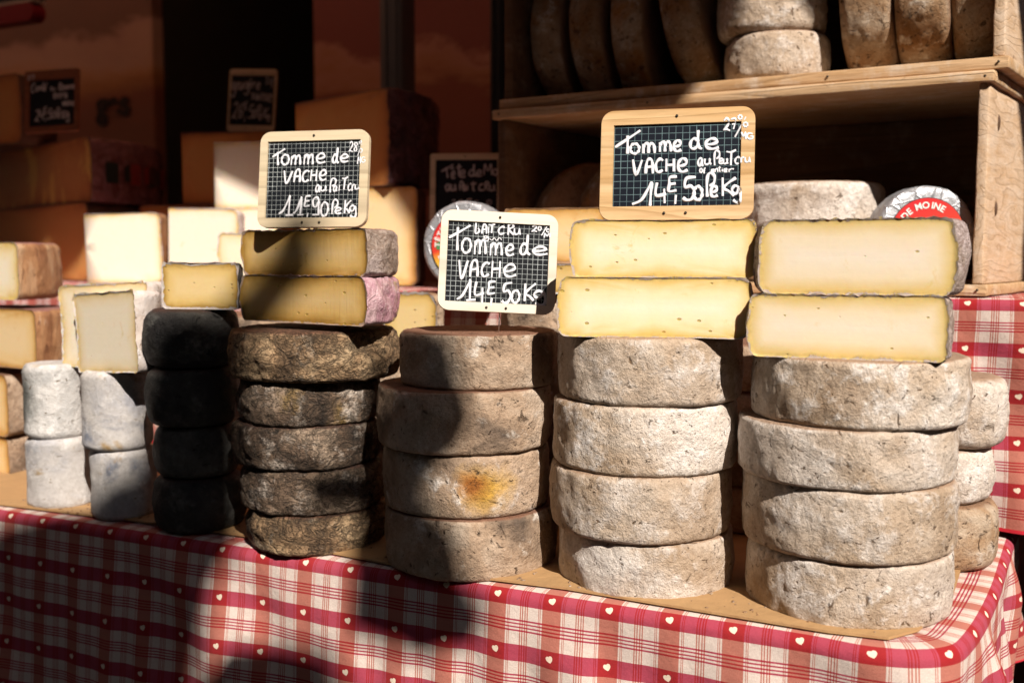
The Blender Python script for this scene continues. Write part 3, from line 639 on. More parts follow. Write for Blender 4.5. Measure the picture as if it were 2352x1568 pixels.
# riser
ru1 = 0.345
rs = thing('wooden_riser', 'low wooden riser along the back of the table under a checked cloth', 'riser', uv(0, RV, T), YAW)
bm = bmesh.new(); box(bm, -1.9, ru1, 0.0, 0.75, 0.012, RZ - T - 0.006, 0.004); obj('riser_box', bm, M['table_wood'], rs)
P0 = lambda u, v: Vector((*uv(u, v, 0).xy, 0))
redge = [P0(u, RV - 0.004) for u in (-1.9, -1.2, -0.6, -0.1, 0.20, ru1 - 0.05)] + [P0(ru1 - 0.010, RV + 0.0), P0(ru1 + 0.008, RV + 0.02), P0(ru1 + 0.026, RV + 0.08), P0(ru1 + 0.075, RV + 0.3), P0(ru1 + 0.14, RV + 0.6)]
def rf(s, fr):
    k = max(0, (fr - 0.72) / 0.28); return k * 0.03 + k * 0.022 * sin(s * 70)
o = obj('riser_cloth', drape('riser_cloth', redge, RZ, lambda f: RZ - T - 0.02 if f < 0.74 else RZ - T - 0.02 + 0.12 * min(1, (f - 0.74) / 0.06), 0.42, 7.0, folds=rf, fold=0.010, flare=0.02, foldlen=0.07), [M['cloth'], M['hem']])
prop(o, 'red and cream checked cloth over the riser, hanging in folds beside the crate', 'tablecloth')
# ground
def ground_mat():
    m = Mat('gritty_asphalt'); c = m.coord(rnd=False)
    n = m.noise(c, 90, 6, 0.75); v = m.vor(c, 120)
    col = m.mix(m.ramp(n, [(0.35, 0.0), (0.65, 1.0)]), (0.03, 0.036, 0.038), (0.08, 0.088, 0.086))
    col = m.mix(m.ramp(v, [(0.1, 0.6), (0.3, 0.0)]), col, (0.20, 0.20, 0.19))
    return m.set(Base_Color=col, Roughness=0.9, Normal=m.bump(n, 0.006))
bm = bmesh.new(); bmesh.ops.create_grid(bm, x_segments=4, y_segments=4, size=60)
o = obj('ground', bm, ground_mat(), smooth=False); prop(o, 'gritty dark asphalt of the market square', 'ground', kind='structure')

# ------------------------------------------------------------------ crates
CYAW, SKEW = YAW - radians(3), tan(radians(9))
CU = Vector((cos(CYAW), sin(CYAW), 0)); CVEC = Vector((-sin(CYAW), cos(CYAW), 0))
def crate(label, px_l, px_r, v, zb, H, depth, th, mats, side_name='side_board', knots=()):
    b = at_v(px_r, 600, v); a = at_plane(px_l, 600, b, CVEC); w = (Vector((b.x, b.y, 0)) - Vector((a.x, a.y, 0))).length
    t = thing('wooden_crate', label, 'crate', (a.x, a.y, zb), CYAW, 'old wooden crates used as shelves')
    def plank(nm, x0, x1, y0, y1, z0, z1, mt, seed, wobz=0.0016):
        bm = bmesh.new(); nx = max(2, int((x1 - x0) / 0.012)); ny = max(2, int((y1 - y0) / 0.03)); nz = max(2, int((z1 - z0) / 0.012))
        box(bm, x0, x1, y0, y1, z0, z1, 0.0018)
        big = [e for e in bm.edges if e.calc_length() > 0.02]
        bmesh.ops.subdivide_edges(bm, edges=big, cuts=14, use_grid_fill=True)
        for q in bm.verts:
            k = Vector((q.co.x * 26, q.co.y * 26, q.co.z * 26 + seed))
            q.co += Vector((noise.noise(k), noise.noise(k + Vector((9, 2, 4))), noise.noise(k * 0.6 + Vector((3, 7, 1))))) * wobz * 0.6
            q.co.x += SKEW * q.co.y
        return obj(nm, bm, M[mt], t)
    plank('bottom_board', -th * 0.3, w + th * 0.3, -0.004, depth, 0, th, mats[0], 1)
    plank('top_board', -th * 0.3, w + th * 0.3, -0.006, depth, H - th, H, mats[0], 2)
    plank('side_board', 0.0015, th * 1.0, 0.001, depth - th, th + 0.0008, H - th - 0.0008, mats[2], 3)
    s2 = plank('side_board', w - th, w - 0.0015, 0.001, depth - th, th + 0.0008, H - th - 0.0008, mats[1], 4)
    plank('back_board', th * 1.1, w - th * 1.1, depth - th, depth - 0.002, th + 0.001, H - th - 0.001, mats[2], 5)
    for (ky, kz, r) in knots:
        bm = bmesh.new(); bmesh.ops.create_uvsphere(bm, u_segments=14, v_segments=8, radius=1, matrix=Matrix.Translation((w - 0.0012 + SKEW * ky, ky, kz)) @ Matrix.Diagonal((0.0022, r * 0.55, r, 1)))
        obj('knot', bm, M['knot'], s2)
    for (nx_, nz_) in ((th * 0.5, H - th * 0.45), (w - th * 0.5, H - th * 0.5), (w * 0.36, H - th * 0.5), (w * 0.7, th * 0.5), (w - th * 0.5, th * 0.55)):
        bm = bmesh.new(); bmesh.ops.create_cone(bm, cap_ends=True, segments=12, radius1=0.0016, radius2=0.0014, depth=0.0012, matrix=Matrix.Translation((nx_, -0.0060, nz_)) @ Matrix.Rotation(pi / 2, 4, 'X'))
        obj('nail', bm, M['eyelet'], t)
    return t, a, w
M['knot'] = plain('dark_pine_knot', (0.10, 0.05, 0.025), 0.7, var=0.6, sc=160)
CV = RV + 0.014; CD = 0.30
ycr = at_v(2240, 600, CV).y
CZ = RZ + 0.002
CH = z_at(163, ycr) - CZ
crt, ca, cw = crate('lower weathered pine crate on the riser with silver cheese in front', 1141, 2262, CV, CZ, CH, CD, 0.0135, ('crate_wood', 'crate_side', 'crate_shade'), knots=((0.05, CH - 0.055, 0.010), (0.052, CH * 0.40, 0.009)))
uz = CZ + CH + 0.002
uct, ua, uw = crate('upper pine crate packed with upright cheeses on top of the lower crate', 1156, 2292, CV + 0.008, uz, 0.26, CD, 0.0145, ('crate_wood', 'crate_side', 'crate_shade'))

# cheeses standing in the upper crate
def in_crate(px, v, py=300): return at_plane(px, py, Vector((ca.x, ca.y, 0)) + CVEC * (v - CV), CVEC)
def upright(label, px, v, zb, thick, R, seed, mat, lean=0.0, turn=0.0, group='upright cheeses in the upper crate'):
    p = in_crate(px, v)
    o = obj('crate_cheese', wheel_bm(R, thick, seed, c=0.24, bulge=0.02, wob=0.02, amp=0.0018), M[mat])
    o.matrix_world = Matrix.Translation((p.x, p.y, zb + R * 1.005)) @ Matrix.Rotation(CYAW + turn, 4, 'Z') @ Matrix.Translation(V * 0 + Vector((0, R, 0))) @ Matrix.Rotation(lean, 4, 'Y') @ Matrix.Rotation(pi / 2, 4, 'Y') @ Matrix.Translation((0, 0, -thick / 2))
    return prop(o, label, 'cheese', group)
fz = uz + 0.0150; fv = CV + 0.022
upright('dark shaded cheese standing nearest the left end of the upper crate', 1246, fv + 0.01, fz, 0.052, 0.105, 201, 'old_rind')
upright('shaded spotted cheese standing second from the left end of the upper crate', 1338, fv + 0.01, fz, 0.054, 0.108, 202, 'old_rind')
upright('shaded brown cheese standing third from the left end of the upper crate', 1432, fv + 0.012, fz, 0.050, 0.106, 203, 'old_rind')
upright('leaning shaded cheese with an orange sunlit edge in the upper crate', 1552, fv + 0.012, fz + 0.006, 0.058, 0.108, 204, 'old_rind', lean=-0.16)
upright('sunlit tan cheese standing just right of the flat pair in the upper crate', 1974, fv, fz, 0.064, 0.104, 205, 'old_rind', lean=-0.04)
upright('sunlit pitted cheese standing second from the right end of the upper crate', 2102, fv, fz, 0.064, 0.106, 206, 'old_rind', lean=-0.03)
upright('leaning striped-shadow cheese standing nearest the right end of the upper crate', 2218, fv + 0.012, fz, 0.050, 0.104, 207, 'old_rind', lean=-0.06)
p = in_crate(1782, fv + 0.066)
hz = in_crate(1782, fv, 66).z - fz
wheel('crate_cheese', 'pale cheese lying flat at the bottom of the pair in the upper crate', 'tan', p.x, p.y, fz, 0.0690, hz, 211, group='flat cheeses in the crates', c=0.2, bulge=0.02)
p = in_crate(1766, fv + 0.070)
wheel('crate_cheese', 'pale cheese lying on top of the flat pair in the upper crate', 'tan', p.x, p.y, fz + hz, 0.0720, 0.07, 212, group='flat cheeses in the crates', c=0.2, bulge=0.02)
# cheeses in the lower crate
lz = CZ + 0.0140
upright('dim round cheese standing turned in the left end of the lower crate', 1232, CV + 0.06, lz, 0.05, 0.088, 221, 'old_rind', turn=-0.9, group='upright cheeses in the lower crate')
upright('dim round cheese second from the left end inside the lower crate', 1335, CV + 0.06, lz, 0.05, 0.092, 222, 'old_rind', turn=-0.9, group='upright cheeses in the lower crate')
p = in_crate(1862, CV + 0.125); zt = in_crate(1880, CV + 0.03, 413).z; hh = (zt - lz) / 2
wheel('crate_cheese', 'grey cheese hidden under the pale one inside the lower crate', 'tan', p.x, p.y, lz, 0.098, hh, 223, group='flat cheeses in the crates', c=0.2)
wheel('crate_cheese', 'pale grey cheese lying flat in the lower crate between slate and silver cheese', 'tan', p.x, p.y, lz + hh, 0.1, hh, 224, group='flat cheeses in the crates', c=0.16, bulge=-0.01)

# ------------------------------------------------------------------ foil-wrapped cheeses with a round label
def label_mat(name):
    m = Mat(name); c = m.coord(rnd=False); s_ = m.n('SeparateXYZ', {0: c})
    n = m.noise(c, 30, 3)
    k = m.math('ADD', s_.outputs[1], m.math('ADD', m.math('MULTIPLY', s_.outputs[0], -0.35), m.math('MULTIPLY', m.math('SUBTRACT', n, 0.5), 0.006)))
    col = m.ramp(m.math('ADD', m.math('MULTIPLY', k, 10), 0.5), [(0.30, (0.80, 0.62, 0.12)), (0.42, (0.80, 0.42, 0.05)), (0.56, (0.66, 0.05, 0.03)), (1.0, (0.60, 0.02, 0.03))])
    return m.set(Base_Color=col, Roughness=0.35, Coat_Weight=0.2)
M['label'] = label_mat('round_label_print')
for nm, c_ in (('teal_print', (0.10, 0.32, 0.36)), ('yellow_print', (0.80, 0.55, 0.06)), ('blue_print', (0.20, 0.35, 0.60)), ('green_print', (0.08, 0.25, 0.10))): M[nm] = plain(nm, c_, 0.4)
def text_mesh(ch, size, bold=0.0):
    cu = bpy.data.curves.new('letter', 'FONT'); cu.body = ch; cu.size = size; cu.align_x = 'CENTER'; cu.extrude = 0.0002; cu.offset = bold
    ob = bpy.data.objects.new('letter', cu); COL.objects.link(ob)
    dg = bpy.context.evaluated_depsgraph_get(); me = bpy.data.meshes.new_from_object(ob.evaluated_get(dg))
    bpy.data.objects.remove(ob); return me
def disc(bm, r, z0, z1, n=64, cx=0, cy=0):
    bmesh.ops.create_cone(bm, cap_ends=True, segments=n, radius1=r, radius2=r, depth=z1 - z0, matrix=Matrix.Translation((cx, cy, (z0 + z1) / 2)))
def foil_cheese(label, px, py, v, R, thick, yaw, start, seed):
    p = at_v(px, py, v)
    t = thing('foil_wrapped_cheese', label, 'foil cheese', p, 0, 'foil-wrapped round cheeses standing on edge')
    t.rotation_euler = (pi / 2, 0, -radians(yaw))          # local z points out of the label
    bm = wheel_bm(R, thick, seed, c=0.14, bulge=0.0, wob=0.008, amp=0.0012)
    for q in bm.verts: q.co.z -= thick
    obj('foil_wrapper', bm, M['foil'], t)
    r = R * 0.735
    bm = bmesh.new(); disc(bm, r * 1.02, 0.0012, 0.0018); obj('label_rim', bm, M['ink'], t, False)
    bm = bmesh.new(); disc(bm, r, 0.0014, 0.0022); lb = obj('round_label', bm, M['label'], t, False)
    bm = bmesh.new(); a = start
    for ch in 'TÊTE DE MOINE':
        if ch != ' ':
            me = text_mesh(ch, r * 0.25, r * 0.006)
            th = radians(a); mt = Matrix.Translation((cos(th) * r * 0.72, sin(th) * r * 0.72, 0.0027)) @ Matrix.Rotation(th - pi / 2, 4, 'Z')
            me.transform(mt); bm.from_mesh(me); bpy.data.meshes.remove(me)
        nx = {'M': 14.5, 'O': 13.0, 'I': 9.0, ' ': 8.0}.get(ch, 12.0); a -= nx
    obj('lettering', bm, M['label_white'], lb, False)
    for nm, mt, pts in (('printed_roof', 'teal_print', [(-0.1, 0.22), (0.18, 0.42), (0.42, 0.28), (0.30, 0.10)]), ('printed_wedge', 'yellow_print', [(-0.40, 0.42), (-0.30, 0.46), (-0.12, 0.20), (-0.26, 0.16)]),
                        ('printed_field', 'green_print', [(-0.86, 0.10), (-0.70, 0.14), (-0.70, -0.12), (-0.84, -0.10)]), ('printed_sky', 'blue_print', [(-0.66, 0.14), (-0.5, 0.16), (-0.5, -0.05), (-0.66, -0.05)]),
                        ('printed_banner', 'label_white', [(-0.80, -0.30), (0.80, -0.22), (0.78, -0.50), (-0.66, -0.58)])):
        bm = bmesh.new(); lo = [bm.verts.new((x * r, y * r, 0.0020)) for x, y in pts]; hi = [bm.verts.new((x * r, y * r, 0.0025)) for x, y in pts]
        bm.faces.new(hi); bm.faces.new(lo[::-1])
        for i in range(4): bm.faces.new((lo[i], lo[(i + 1) % 4], hi[(i + 1) % 4], hi[i]))
        bmesh.ops.recalc_face_normals(bm, faces=bm.faces[:]); obj(nm, bm, M[mt], lb, False)
    return t
foil_cheese('silver foil cheese with red label reading DE MOINE, in front of the crate at right', 2128, 538, CV + 0.004, 0.0590, 0.05, 4, 197, 301)

# ------------------------------------------------------------------ slates with handwriting
def circ(x0, y0, x1, y1, a0=0, a1=360, n=14): return [((x0 + x1) / 2 + (x1 - x0) / 2 * cos(radians(a0 + (a1 - a0) * i / n)), (y0 + y1) / 2 + (y1 - y0) / 2 * sin(radians(a0 + (a1 - a0) * i / n))) for i in range(n + 1)]
G = {
 'o': [circ(0, 0, 1, 1, -90, 285)], '0': [circ(0, 0, 1, 1, -90, 285)],
 'm': [[(0.04, 0.08), (0.06, 1)], [(0.08, 0.4), (0.2, 0.08), (0.38, 0.08), (0.46, 0.4), (0.47, 0.98)], [(0.5, 0.45), (0.62, 0.1), (0.82, 0.08), (0.92, 0.4), (0.97, 0.98)]],
 'n': [[(0.05, 0.05), (0.08, 1)], [(0.1, 0.4), (0.4, 0.05), (0.8, 0.15), (0.95, 1)]],
 'e': [[(0.1, 0.56), (0.55, 0.52), (0.86, 0.32), (0.74, 0.06), (0.42, 0.0), (0.12, 0.25), (0.03, 0.6), (0.2, 0.92), (0.55, 1.0), (1.0, 0.86)]],
 'd': [[(0.62, 0.56), (0.35, 0.45), (0.08, 0.62), (0.05, 0.88), (0.3, 1.0), (0.58, 0.86), (0.68, 0.5)], [(0.66, 0.0), (0.66, 0.55), (0.74, 0.9), (1.0, 1.0)]],
 'V': [[(0, 0), (0.38, 1.0), (1, 0.02)]], 'v': [[(0, 0), (0.4, 1), (1, 0)]],
 'A': [[(0.02, 1), (0.1, 0.35), (0.35, 0.03), (0.75, 0.06), (0.9, 0.4), (0.96, 1)], [(0.1, 0.58), (0.9, 0.52)]],
 'C': [[(0.98, 0.12), (0.62, 0.0), (0.2, 0.22), (0.04, 0.6), (0.25, 0.95), (0.6, 0.98), (1.0, 0.82)]], 'c': [[(0.98, 0.12), (0.62, 0.0), (0.2, 0.22), (0.04, 0.6), (0.25, 0.95), (0.6, 0.98), (1.0, 0.82)]],
 'H': [[(0.06, 0), (0.06, 1)], [(0.92, 0.0), (0.95, 1)], [(0.08, 0.52), (0.93, 0.48)]],
 '1': [[(0, 0.93), (0.4, 0.72), (0.85, 0.04), (0.9, 0.0), (0.95, 1)]],
 '4': [[(0.14, 0), (0.06, 0.62), (0.98, 0.56)], [(0.78, 0.3), (0.84, 1)]],
 '5': [[(1, 0.0), (0.32, 0.07), (0.22, 0.44), (0.65, 0.40), (0.9, 0.66), (0.72, 0.95), (0.35, 1.0), (0.08, 0.9)]],
 '9': [[(0.85, 0.22), (0.55, 0.0), (0.1, 0.12), (0.12, 0.45), (0.5, 0.55), (0.85, 0.25), (0.86, 0.6), (0.95, 1)]],
 '2': [[(0.1, 0.2), (0.5, 0.0), (0.85, 0.25), (0.5, 0.65), (0.05, 0.95), (0.4, 0.88), (1, 1)]],
 '3': [[(0.1, 0.08), (0.8, 0.05), (0.4, 0.45), (0.85, 0.65), (0.6, 1), (0.05, 0.92)]], '6': [[(0.8, 0.0), (0.3, 0.3), (0.08, 0.75), (0.4, 1), (0.85, 0.85), (0.7, 0.55), (0.15, 0.65)]],
 '7': [[(0, 0.05), (0.95, 0.02), (0.5, 1)], [(0.25, 0.5), (0.9, 0.45)]],
 '8': [[(0.85, 0.15), (0.4, 0.0), (0.15, 0.25), (0.75, 0.65), (0.7, 0.95), (0.3, 1), (0.15, 0.75), (0.8, 0.3), (0.85, 0.15)]],
 'E': [[(1, 0.0), (0.2, 0.06), (0.14, 0.5), (0.1, 0.95), (0.98, 0.9)], [(0.15, 0.5), (0.88, 0.45)]],
 'K': [[(0.08, 0), (0.1, 1)], [(0.98, 0.02), (0.5, 0.28), (0.14, 0.58), (0.5, 0.75), (0.85, 1)]],
 'g': [[(0.75, 0.12), (0.4, 0.0), (0.08, 0.2), (0.2, 0.45), (0.55, 0.45), (0.78, 0.1), (0.95, 0.6), (0.9, 0.95), (0.55, 1.0), (0.2, 0.86)]],
 'P': [[(0.12, 1), (0.06, 0.5), (0.15, 0.12), (0.5, 0.0), (0.92, 0.14), (0.86, 0.42), (0.4, 0.56)]],
 'a': [[(0.8, 0.15), (0.4, 0), (0.05, 0.4), (0.15, 0.9), (0.5, 0.95), (0.8, 0.2), (0.8, 0.8), (1, 1)]], 'u': [[(0.03, 0), (0.06, 0.8), (0.35, 1), (0.7, 0.7), (0.75, 0.05), (0.8, 0.8), (1, 0.95)]],
 'i': [[(0.5, 0.3), (0.5, 1)], [(0.5, 0.0), (0.52, 0.06)]], 't': [[(0.5, 0), (0.5, 0.9), (0.85, 1)], [(0, 0.3), (1, 0.22)]], 'T': [[(0.5, 0.08), (0.45, 1)], [(0, 0.12), (0.5, 0.15), (1, 0)]],
 'r': [[(0.1, 0.05), (0.15, 1)], [(0.15, 0.5), (0.5, 0.08), (1, 0.1)]], 'R': [[(0.06, 0.02), (0.08, 1)], [(0.05, 0.1), (0.6, 0.0), (0.85, 0.25), (0.2, 0.5), (0.95, 1)]],
 's': [[(0.95, 0.08), (0.4, 0.02), (0.15, 0.28), (0.8, 0.6), (0.6, 0.98), (0.05, 0.92)]], 'x': [[(0, 0), (1, 1)], [(1, 0), (0, 1)]], 'h': [[(0.08, 0), (0.08, 1)], [(0.1, 0.6), (0.5, 0.4), (0.9, 0.6), (0.95, 1)]],
 'L': [[(0.1, 0), (0.05, 0.95), (0.6, 1.0), (0.95, 0.75), (0.6, 0.55)]], 'f': [[(0.9, 0.05), (0.5, 0.1), (0.4, 1)], [(0.1, 0.45), (0.8, 0.4)]], 'M': [[(0, 1), (0.1, 0), (0.5, 0.6), (0.9, 0), (1, 1)]], 'G': [[(0.95, 0.1), (0.3, 0.05), (0.05, 0.6), (0.4, 1), (0.95, 0.9), (0.9, 0.55), (0.55, 0.55)]],
 ',': [[(0.6, 0), (0.4, 1)]], '/': [[(1, 0), (0, 1)]], '-': [[(0, 0.6), (1, 0.4)]], "'": [[(1, 0), (0, 1)]], '^': [[(0, 1), (0.5, 0), (1, 0.9)]], '.': [[(0.4, 0.5), (0.6, 0.5)]], 'w': [[(0, 0.3), (0.2, 0.8), (0.4, 0.2), (0.6, 0.9), (0.8, 0.1), (1, 0.7)]],
}
def catmull(pts, k=6):
    if len(pts) < 3: return pts
    P_ = [pts[0]] + list(pts) + [pts[-1]]; out = []
    for i in range(1, len(P_) - 2):
        p0, p1, p2, p3 = P_[i - 1:i + 3]
        for j in range(k):
            t = j / k
            out.append(tuple(0.5 * (2 * p1[c] + (p2[c] - p0[c]) * t + (2 * p0[c] - 5 * p1[c] + 4 * p2[c] - p3[c]) * t * t + (3 * p1[c] - p0[c] - 3 * p2[c] + p3[c]) * t ** 3) for c in (0, 1)))
    out.append(pts[-1]); return out
def rrect(x0, x1, y0, y1, r, n=6):
    out = []
    for cx, cy, a in ((x1 - r, y1 - r, 0), (x0 + r, y1 - r, 90), (x0 + r, y0 + r, 180), (x1 - r, y0 + r, 270)):
        out += [(cx + r * cos(radians(a + 90 * i / n)), cy + r * sin(radians(a + 90 * i / n))) for i in range(n + 1)]
    return out
def board(label, ox, oy, sc, outer, slate, dist, yaw, lean, text, frame_mat, slate_mat_, width, chalk='chalk', prong=False, r=0.012, eyelets=None, strokes=()):
    """A slate in a wooden frame. outer / slate: corners TL TR BR BL in a crop of the photograph (origin ox, oy, scale sc); text: glyphs with their boxes."""
    def px(x, y): return ((x / sc + ox) * 0.98, (y / sc + oy) * 0.98)
    q = [px(*p) for p in outer]; mx = sum(p[0] for p in q) / 4; a = atan((mx - CX) / F)
    n = Vector((-sin(radians(yaw)) * cos(lean), -cos(radians(yaw)) * cos(lean), sin(lean)))
    c = Vector((dist * sin(a), dist * cos(a), 0)); c.z = at_y(mx, sum(p[1] for p in q) / 4, c.y).z
    O3 = [at_plane(*p, c, n) for p in q]; S3 = [at_plane(*px(*p), c, n) for p in slate]
    cen = sum(O3, Vector()) / 4
    ax = ((O3[1] + O3[2]) - (O3[0] + O3[3])).normalized(); ay = n.cross(ax).normalized()
    def loc(p): d = p - cen; return (d.dot(ax), d.dot(ay))
    o2 = [loc(p) for p in O3]; s2 = [loc(p) for p in S3]
    hw = (o2[1][0] + o2[2][0] - o2[0][0] - o2[3][0]) / 4; hh = (o2[0][1] + o2[1][1] - o2[2][1] - o2[3][1]) / 4
    sx0, sx1 = (s2[0][0] + s2[3][0]) / 2, (s2[1][0] + s2[2][0]) / 2; sy1, sy0 = (s2[0][1] + s2[1][1]) / 2, (s2[2][1] + s2[3][1]) / 2
    sx0, sx1, sy0, sy1 = max(sx0, -hw + 0.004), min(sx1, hw - 0.004), max(sy0, -hh + 0.004), min(sy1, hh - 0.004)
    base = cen - ay * hh
    t = thing('price_slate', label, 'chalkboard', base, 0, 'framed slates with handwritten prices')
    mt = Matrix((ax, ay, n)).transposed().to_4x4(); t.rotation_euler = mt.to_euler()
    D = 0.0035
    def up(p): return (p[0], p[1] + hh)
    out = rrect(-hw, hw, -hh, hh, r); N_ = len(out)
    inn = []
    for (x, y) in out:                                     # the opening, point for point
        inn.append((min(max(x, sx0), sx1), min(max(y, sy0), sy1)))
    bm = bmesh.new()
    rings = []
    for pts, z in ((out, -D), (out, D - 0.0008), ([(x * 0.994, y * 0.994) for x, y in out], D), ([(x, y) for x, y in inn], D), ([(x * 0.992, y * 0.992) for x, y in inn], D - 0.0028)):
        rings.append([bm.verts.new((*up(p), z)) for p in pts])
    for a_, b_ in zip(rings, rings[1:]):
        for j in range(N_):
            k = (j + 1) % N_
            try: bm.faces.new((a_[j], a_[k], b_[k], b_[j]))
            except ValueError: pass
    bm.faces.new(rings[0][::-1])
    bmesh.ops.remove_doubles(bm, verts=bm.verts[:], dist=1e-5)
    bmesh.ops.recalc_face_normals(bm, faces=bm.faces[:])
    obj('frame', bm, M[frame_mat], t, False)
    bm = bmesh.new(); uvl = bm.loops.layers.uv.new('UVMap')
    vs = [bm.verts.new((x, y + hh, D - 0.0022)) for x, y in ((sx0 - 0.001, sy0 - 0.001), (sx1 + 0.001, sy0 - 0.001), (sx1 + 0.001, sy1 + 0.001), (sx0 - 0.001, sy1 + 0.001))]
    f = bm.faces.new(vs)
    for l in f.loops: l[uvl].uv = (l.vert.co.x + 0.5, l.vert.co.y + 0.5)
    e = bmesh.ops.extrude_face_region(bm, geom=[f]); 
    for v in [x for x in e['geom'] if isinstance(x, bmesh.types.BMVert)]: v.co.z -= 0.002
    bmesh.ops.recalc_face_normals(bm, faces=bm.faces[:])
    sl_ = obj('slate_panel', bm, M[slate_mat_], t, False)
    # crop pixel -> board, bilinear inside the slate's corners
    def tob(x, y):
        (ax0, ay0), (bx, by), (cx_, cy_), (dx, dy) = slate
        u, v = 0.5, 0.5
        for _ in range(12):
            X = (ax0 * (1 - u) + bx * u) * (1 - v) + (dx * (1 - u) + cx_ * u) * v; Y = (ay0 * (1 - u) + by * u) * (1 - v) + (dy * (1 - u) + cy_ * u) * v
            du = ((bx - ax0) * (1 - v) + (cx_ - dx) * v, (by - ay0) * (1 - v) + (cy_ - dy) * v); dv = ((dx - ax0) * (1 - u) + (cx_ - bx) * u, (dy - ay0) * (1 - u) + (cy_ - by) * u)
            ex, ey = x - X, y - Y; det = du[0] * dv[1] - dv[0] * du[1]
            u += (ex * dv[1] - dv[0] * ey) / det; v += (du[0] * ey - ex * du[1]) / det
        return (sx0 + (sx1 - sx0) * u, sy1 + (sy0 - sy1) * v)
    cu = bpy.data.curves.new('handwriting', 'CURVE'); cu.dimensions = '3D'; cu.bevel_depth = width; cu.bevel_resolution = 1; cu.use_fill_caps = True
    lines = [(s_, 1.0) for s_ in strokes]; rnd = random.Random(len(text))
    for it in text:
        ch, x0, y0, x1, y1 = it[:5]; wd = it[5] if len(it) > 5 else 1.0
        for s_ in G[ch]: lines.append(([(x0 + (x1 - x0) * a_, y0 + (y1 - y0) * b_) for a_, b_ in s_], wd))
    for k, (pts, wd) in enumerate(lines):
        pts = catmull(pts); sp = cu.splines.new('POLY'); sp.points.add(len(pts) - 1)
        ph = k * 1.7
        for j, (P3, xy) in enumerate(zip(sp.points, pts)):
            x, y = tob(*xy); inside = sx0 < x < sx1 and sy0 < y < sy1
            P3.co = (x, y + hh, (D - 0.0020 if inside else D + 0.0001) + (k % 7) * 0.00003, 1)
            P3.radius = wd * (1.0 + 0.22 * sin(ph + j * 0.55)) * (0.85 if j in (0, len(pts) - 1) else 1)
    tmp = bpy.data.objects.new('tmp', cu); COL.objects.link(tmp)
    me = bpy.data.meshes.new_from_object(tmp.evaluated_get(bpy.context.evaluated_depsgraph_get())); bpy.data.objects.remove(tmp)
    bm = bmesh.new(); bm.from_mesh(me)
    for v in bm.verts:                                      # flatten the pen strokes
        b0 = D - 0.0020 if v.co.z < D - 0.0020 + width * 1.3 and sx0 < v.co.x < sx1 and sy0 < v.co.y - hh < sy1 else D
        v.co.z = b0 + max(0, v.co.z - b0) * 0.3
    obj('handwriting', bm, M[chalk], sl_)
    for (x, y) in (eyelets or [(0, (sy1 + hh) / 2), (-0.010, (sy0 - hh) / 2), (0.010, (sy0 - hh) / 2)]):
        bm = bmesh.new(); disc(bm, 0.0013, D - 0.001, D + 0.0009, 16, x, y + hh); obj('eyelet', bm, M['eyelet'], t)
    if prong:
        bm = bmesh.new(); bmesh.ops.create_cone(bm, cap_ends=True, segments=8, radius1=0.0005, radius2=0.0009, depth=0.04, matrix=Matrix.Translation((0.004, -0.008, -D - 0.001)) @ Matrix.Rotation(-pi / 2, 4, 'X'))
        obj('prong', bm, M['steel'], t)
    return t
X = lambda s: s
b1 = [('o', 545, 475, 640, 605), ('m', 670, 480, 800, 605), ('m', 840, 465, 965, 600), ('e', 1005, 455, 1125, 580), ('d', 1215, 375, 1300, 580), ('e', 1320, 465, 1425, 565),
      ('V', 595, 680, 705, 850), ('A', 735, 665, 815, 830), ('C', 840, 680, 930, 825), ('H', 950, 665, 1030, 815), ('e', 1065, 675, 1160, 805),
      ('a', 1030, 870, 1090, 960, .8), ('u', 1095, 880, 1180, 945, .8), ('P', 1215, 780, 1290, 965, .8), ('a', 1262, 880, 1312, 950, .7), ('i', 1325, 830, 1350, 945, .7), ('T', 1365, 760, 1440, 930, .8), ('c', 1450, 850, 1490, 940, .7), ('r', 1500, 860, 1532, 945, .7), ('u', 1540, 860, 1610, 925, .7),
      ('1', 580, 1030, 715, 1255), ('-', 670, 1250, 770, 1265), ('1', 770, 1040, 865, 1250), ('-', 825, 1245, 905, 1265), ('E', 900, 1010, 975, 1150, .85), (',', 945, 1230, 970, 1285, .8), ('9', 1005, 1030, 1105, 1255), ('-', 1020, 1250, 1110, 1260, .8), ('0', 1125, 1095, 1215, 1275), ('P', 1265, 1060, 1340, 1250, .8), ('e', 1310, 1165, 1392, 1245, .8), ('K', 1425, 1065, 1510, 1240, .85), ('g', 1490, 1140, 1585, 1290, .8),
      ('2', 1420, 295, 1470, 430, .6), ('8', 1480, 305, 1530, 420, .6), ('0', 1548, 288, 1582, 322, .5), ('/', 1540, 330, 1590, 480, .6), ('o', 1568, 395, 1600, 445, .5), ('M', 1545, 500, 1590, 590, .5), ('G', 1600, 505, 1650, 575, .5)]
board('beech-framed slate priced 11 euros 90, leaning on the straw-coloured halves', 560, 280, 5.6, ((245, 185), (1670, 130), (1735, 1420), (310, 1420)), ((345, 310), (1570, 265), (1620, 1295), (405, 1295)),
      face_dist(d4, 518, 920, 0.062), 12, radians(8), b1, 'beech', 'slate_white', 0.00130, strokes=([(420, 505), (500, 450), (578, 395)], [(482, 440), (490, 520), (503, 610)]))
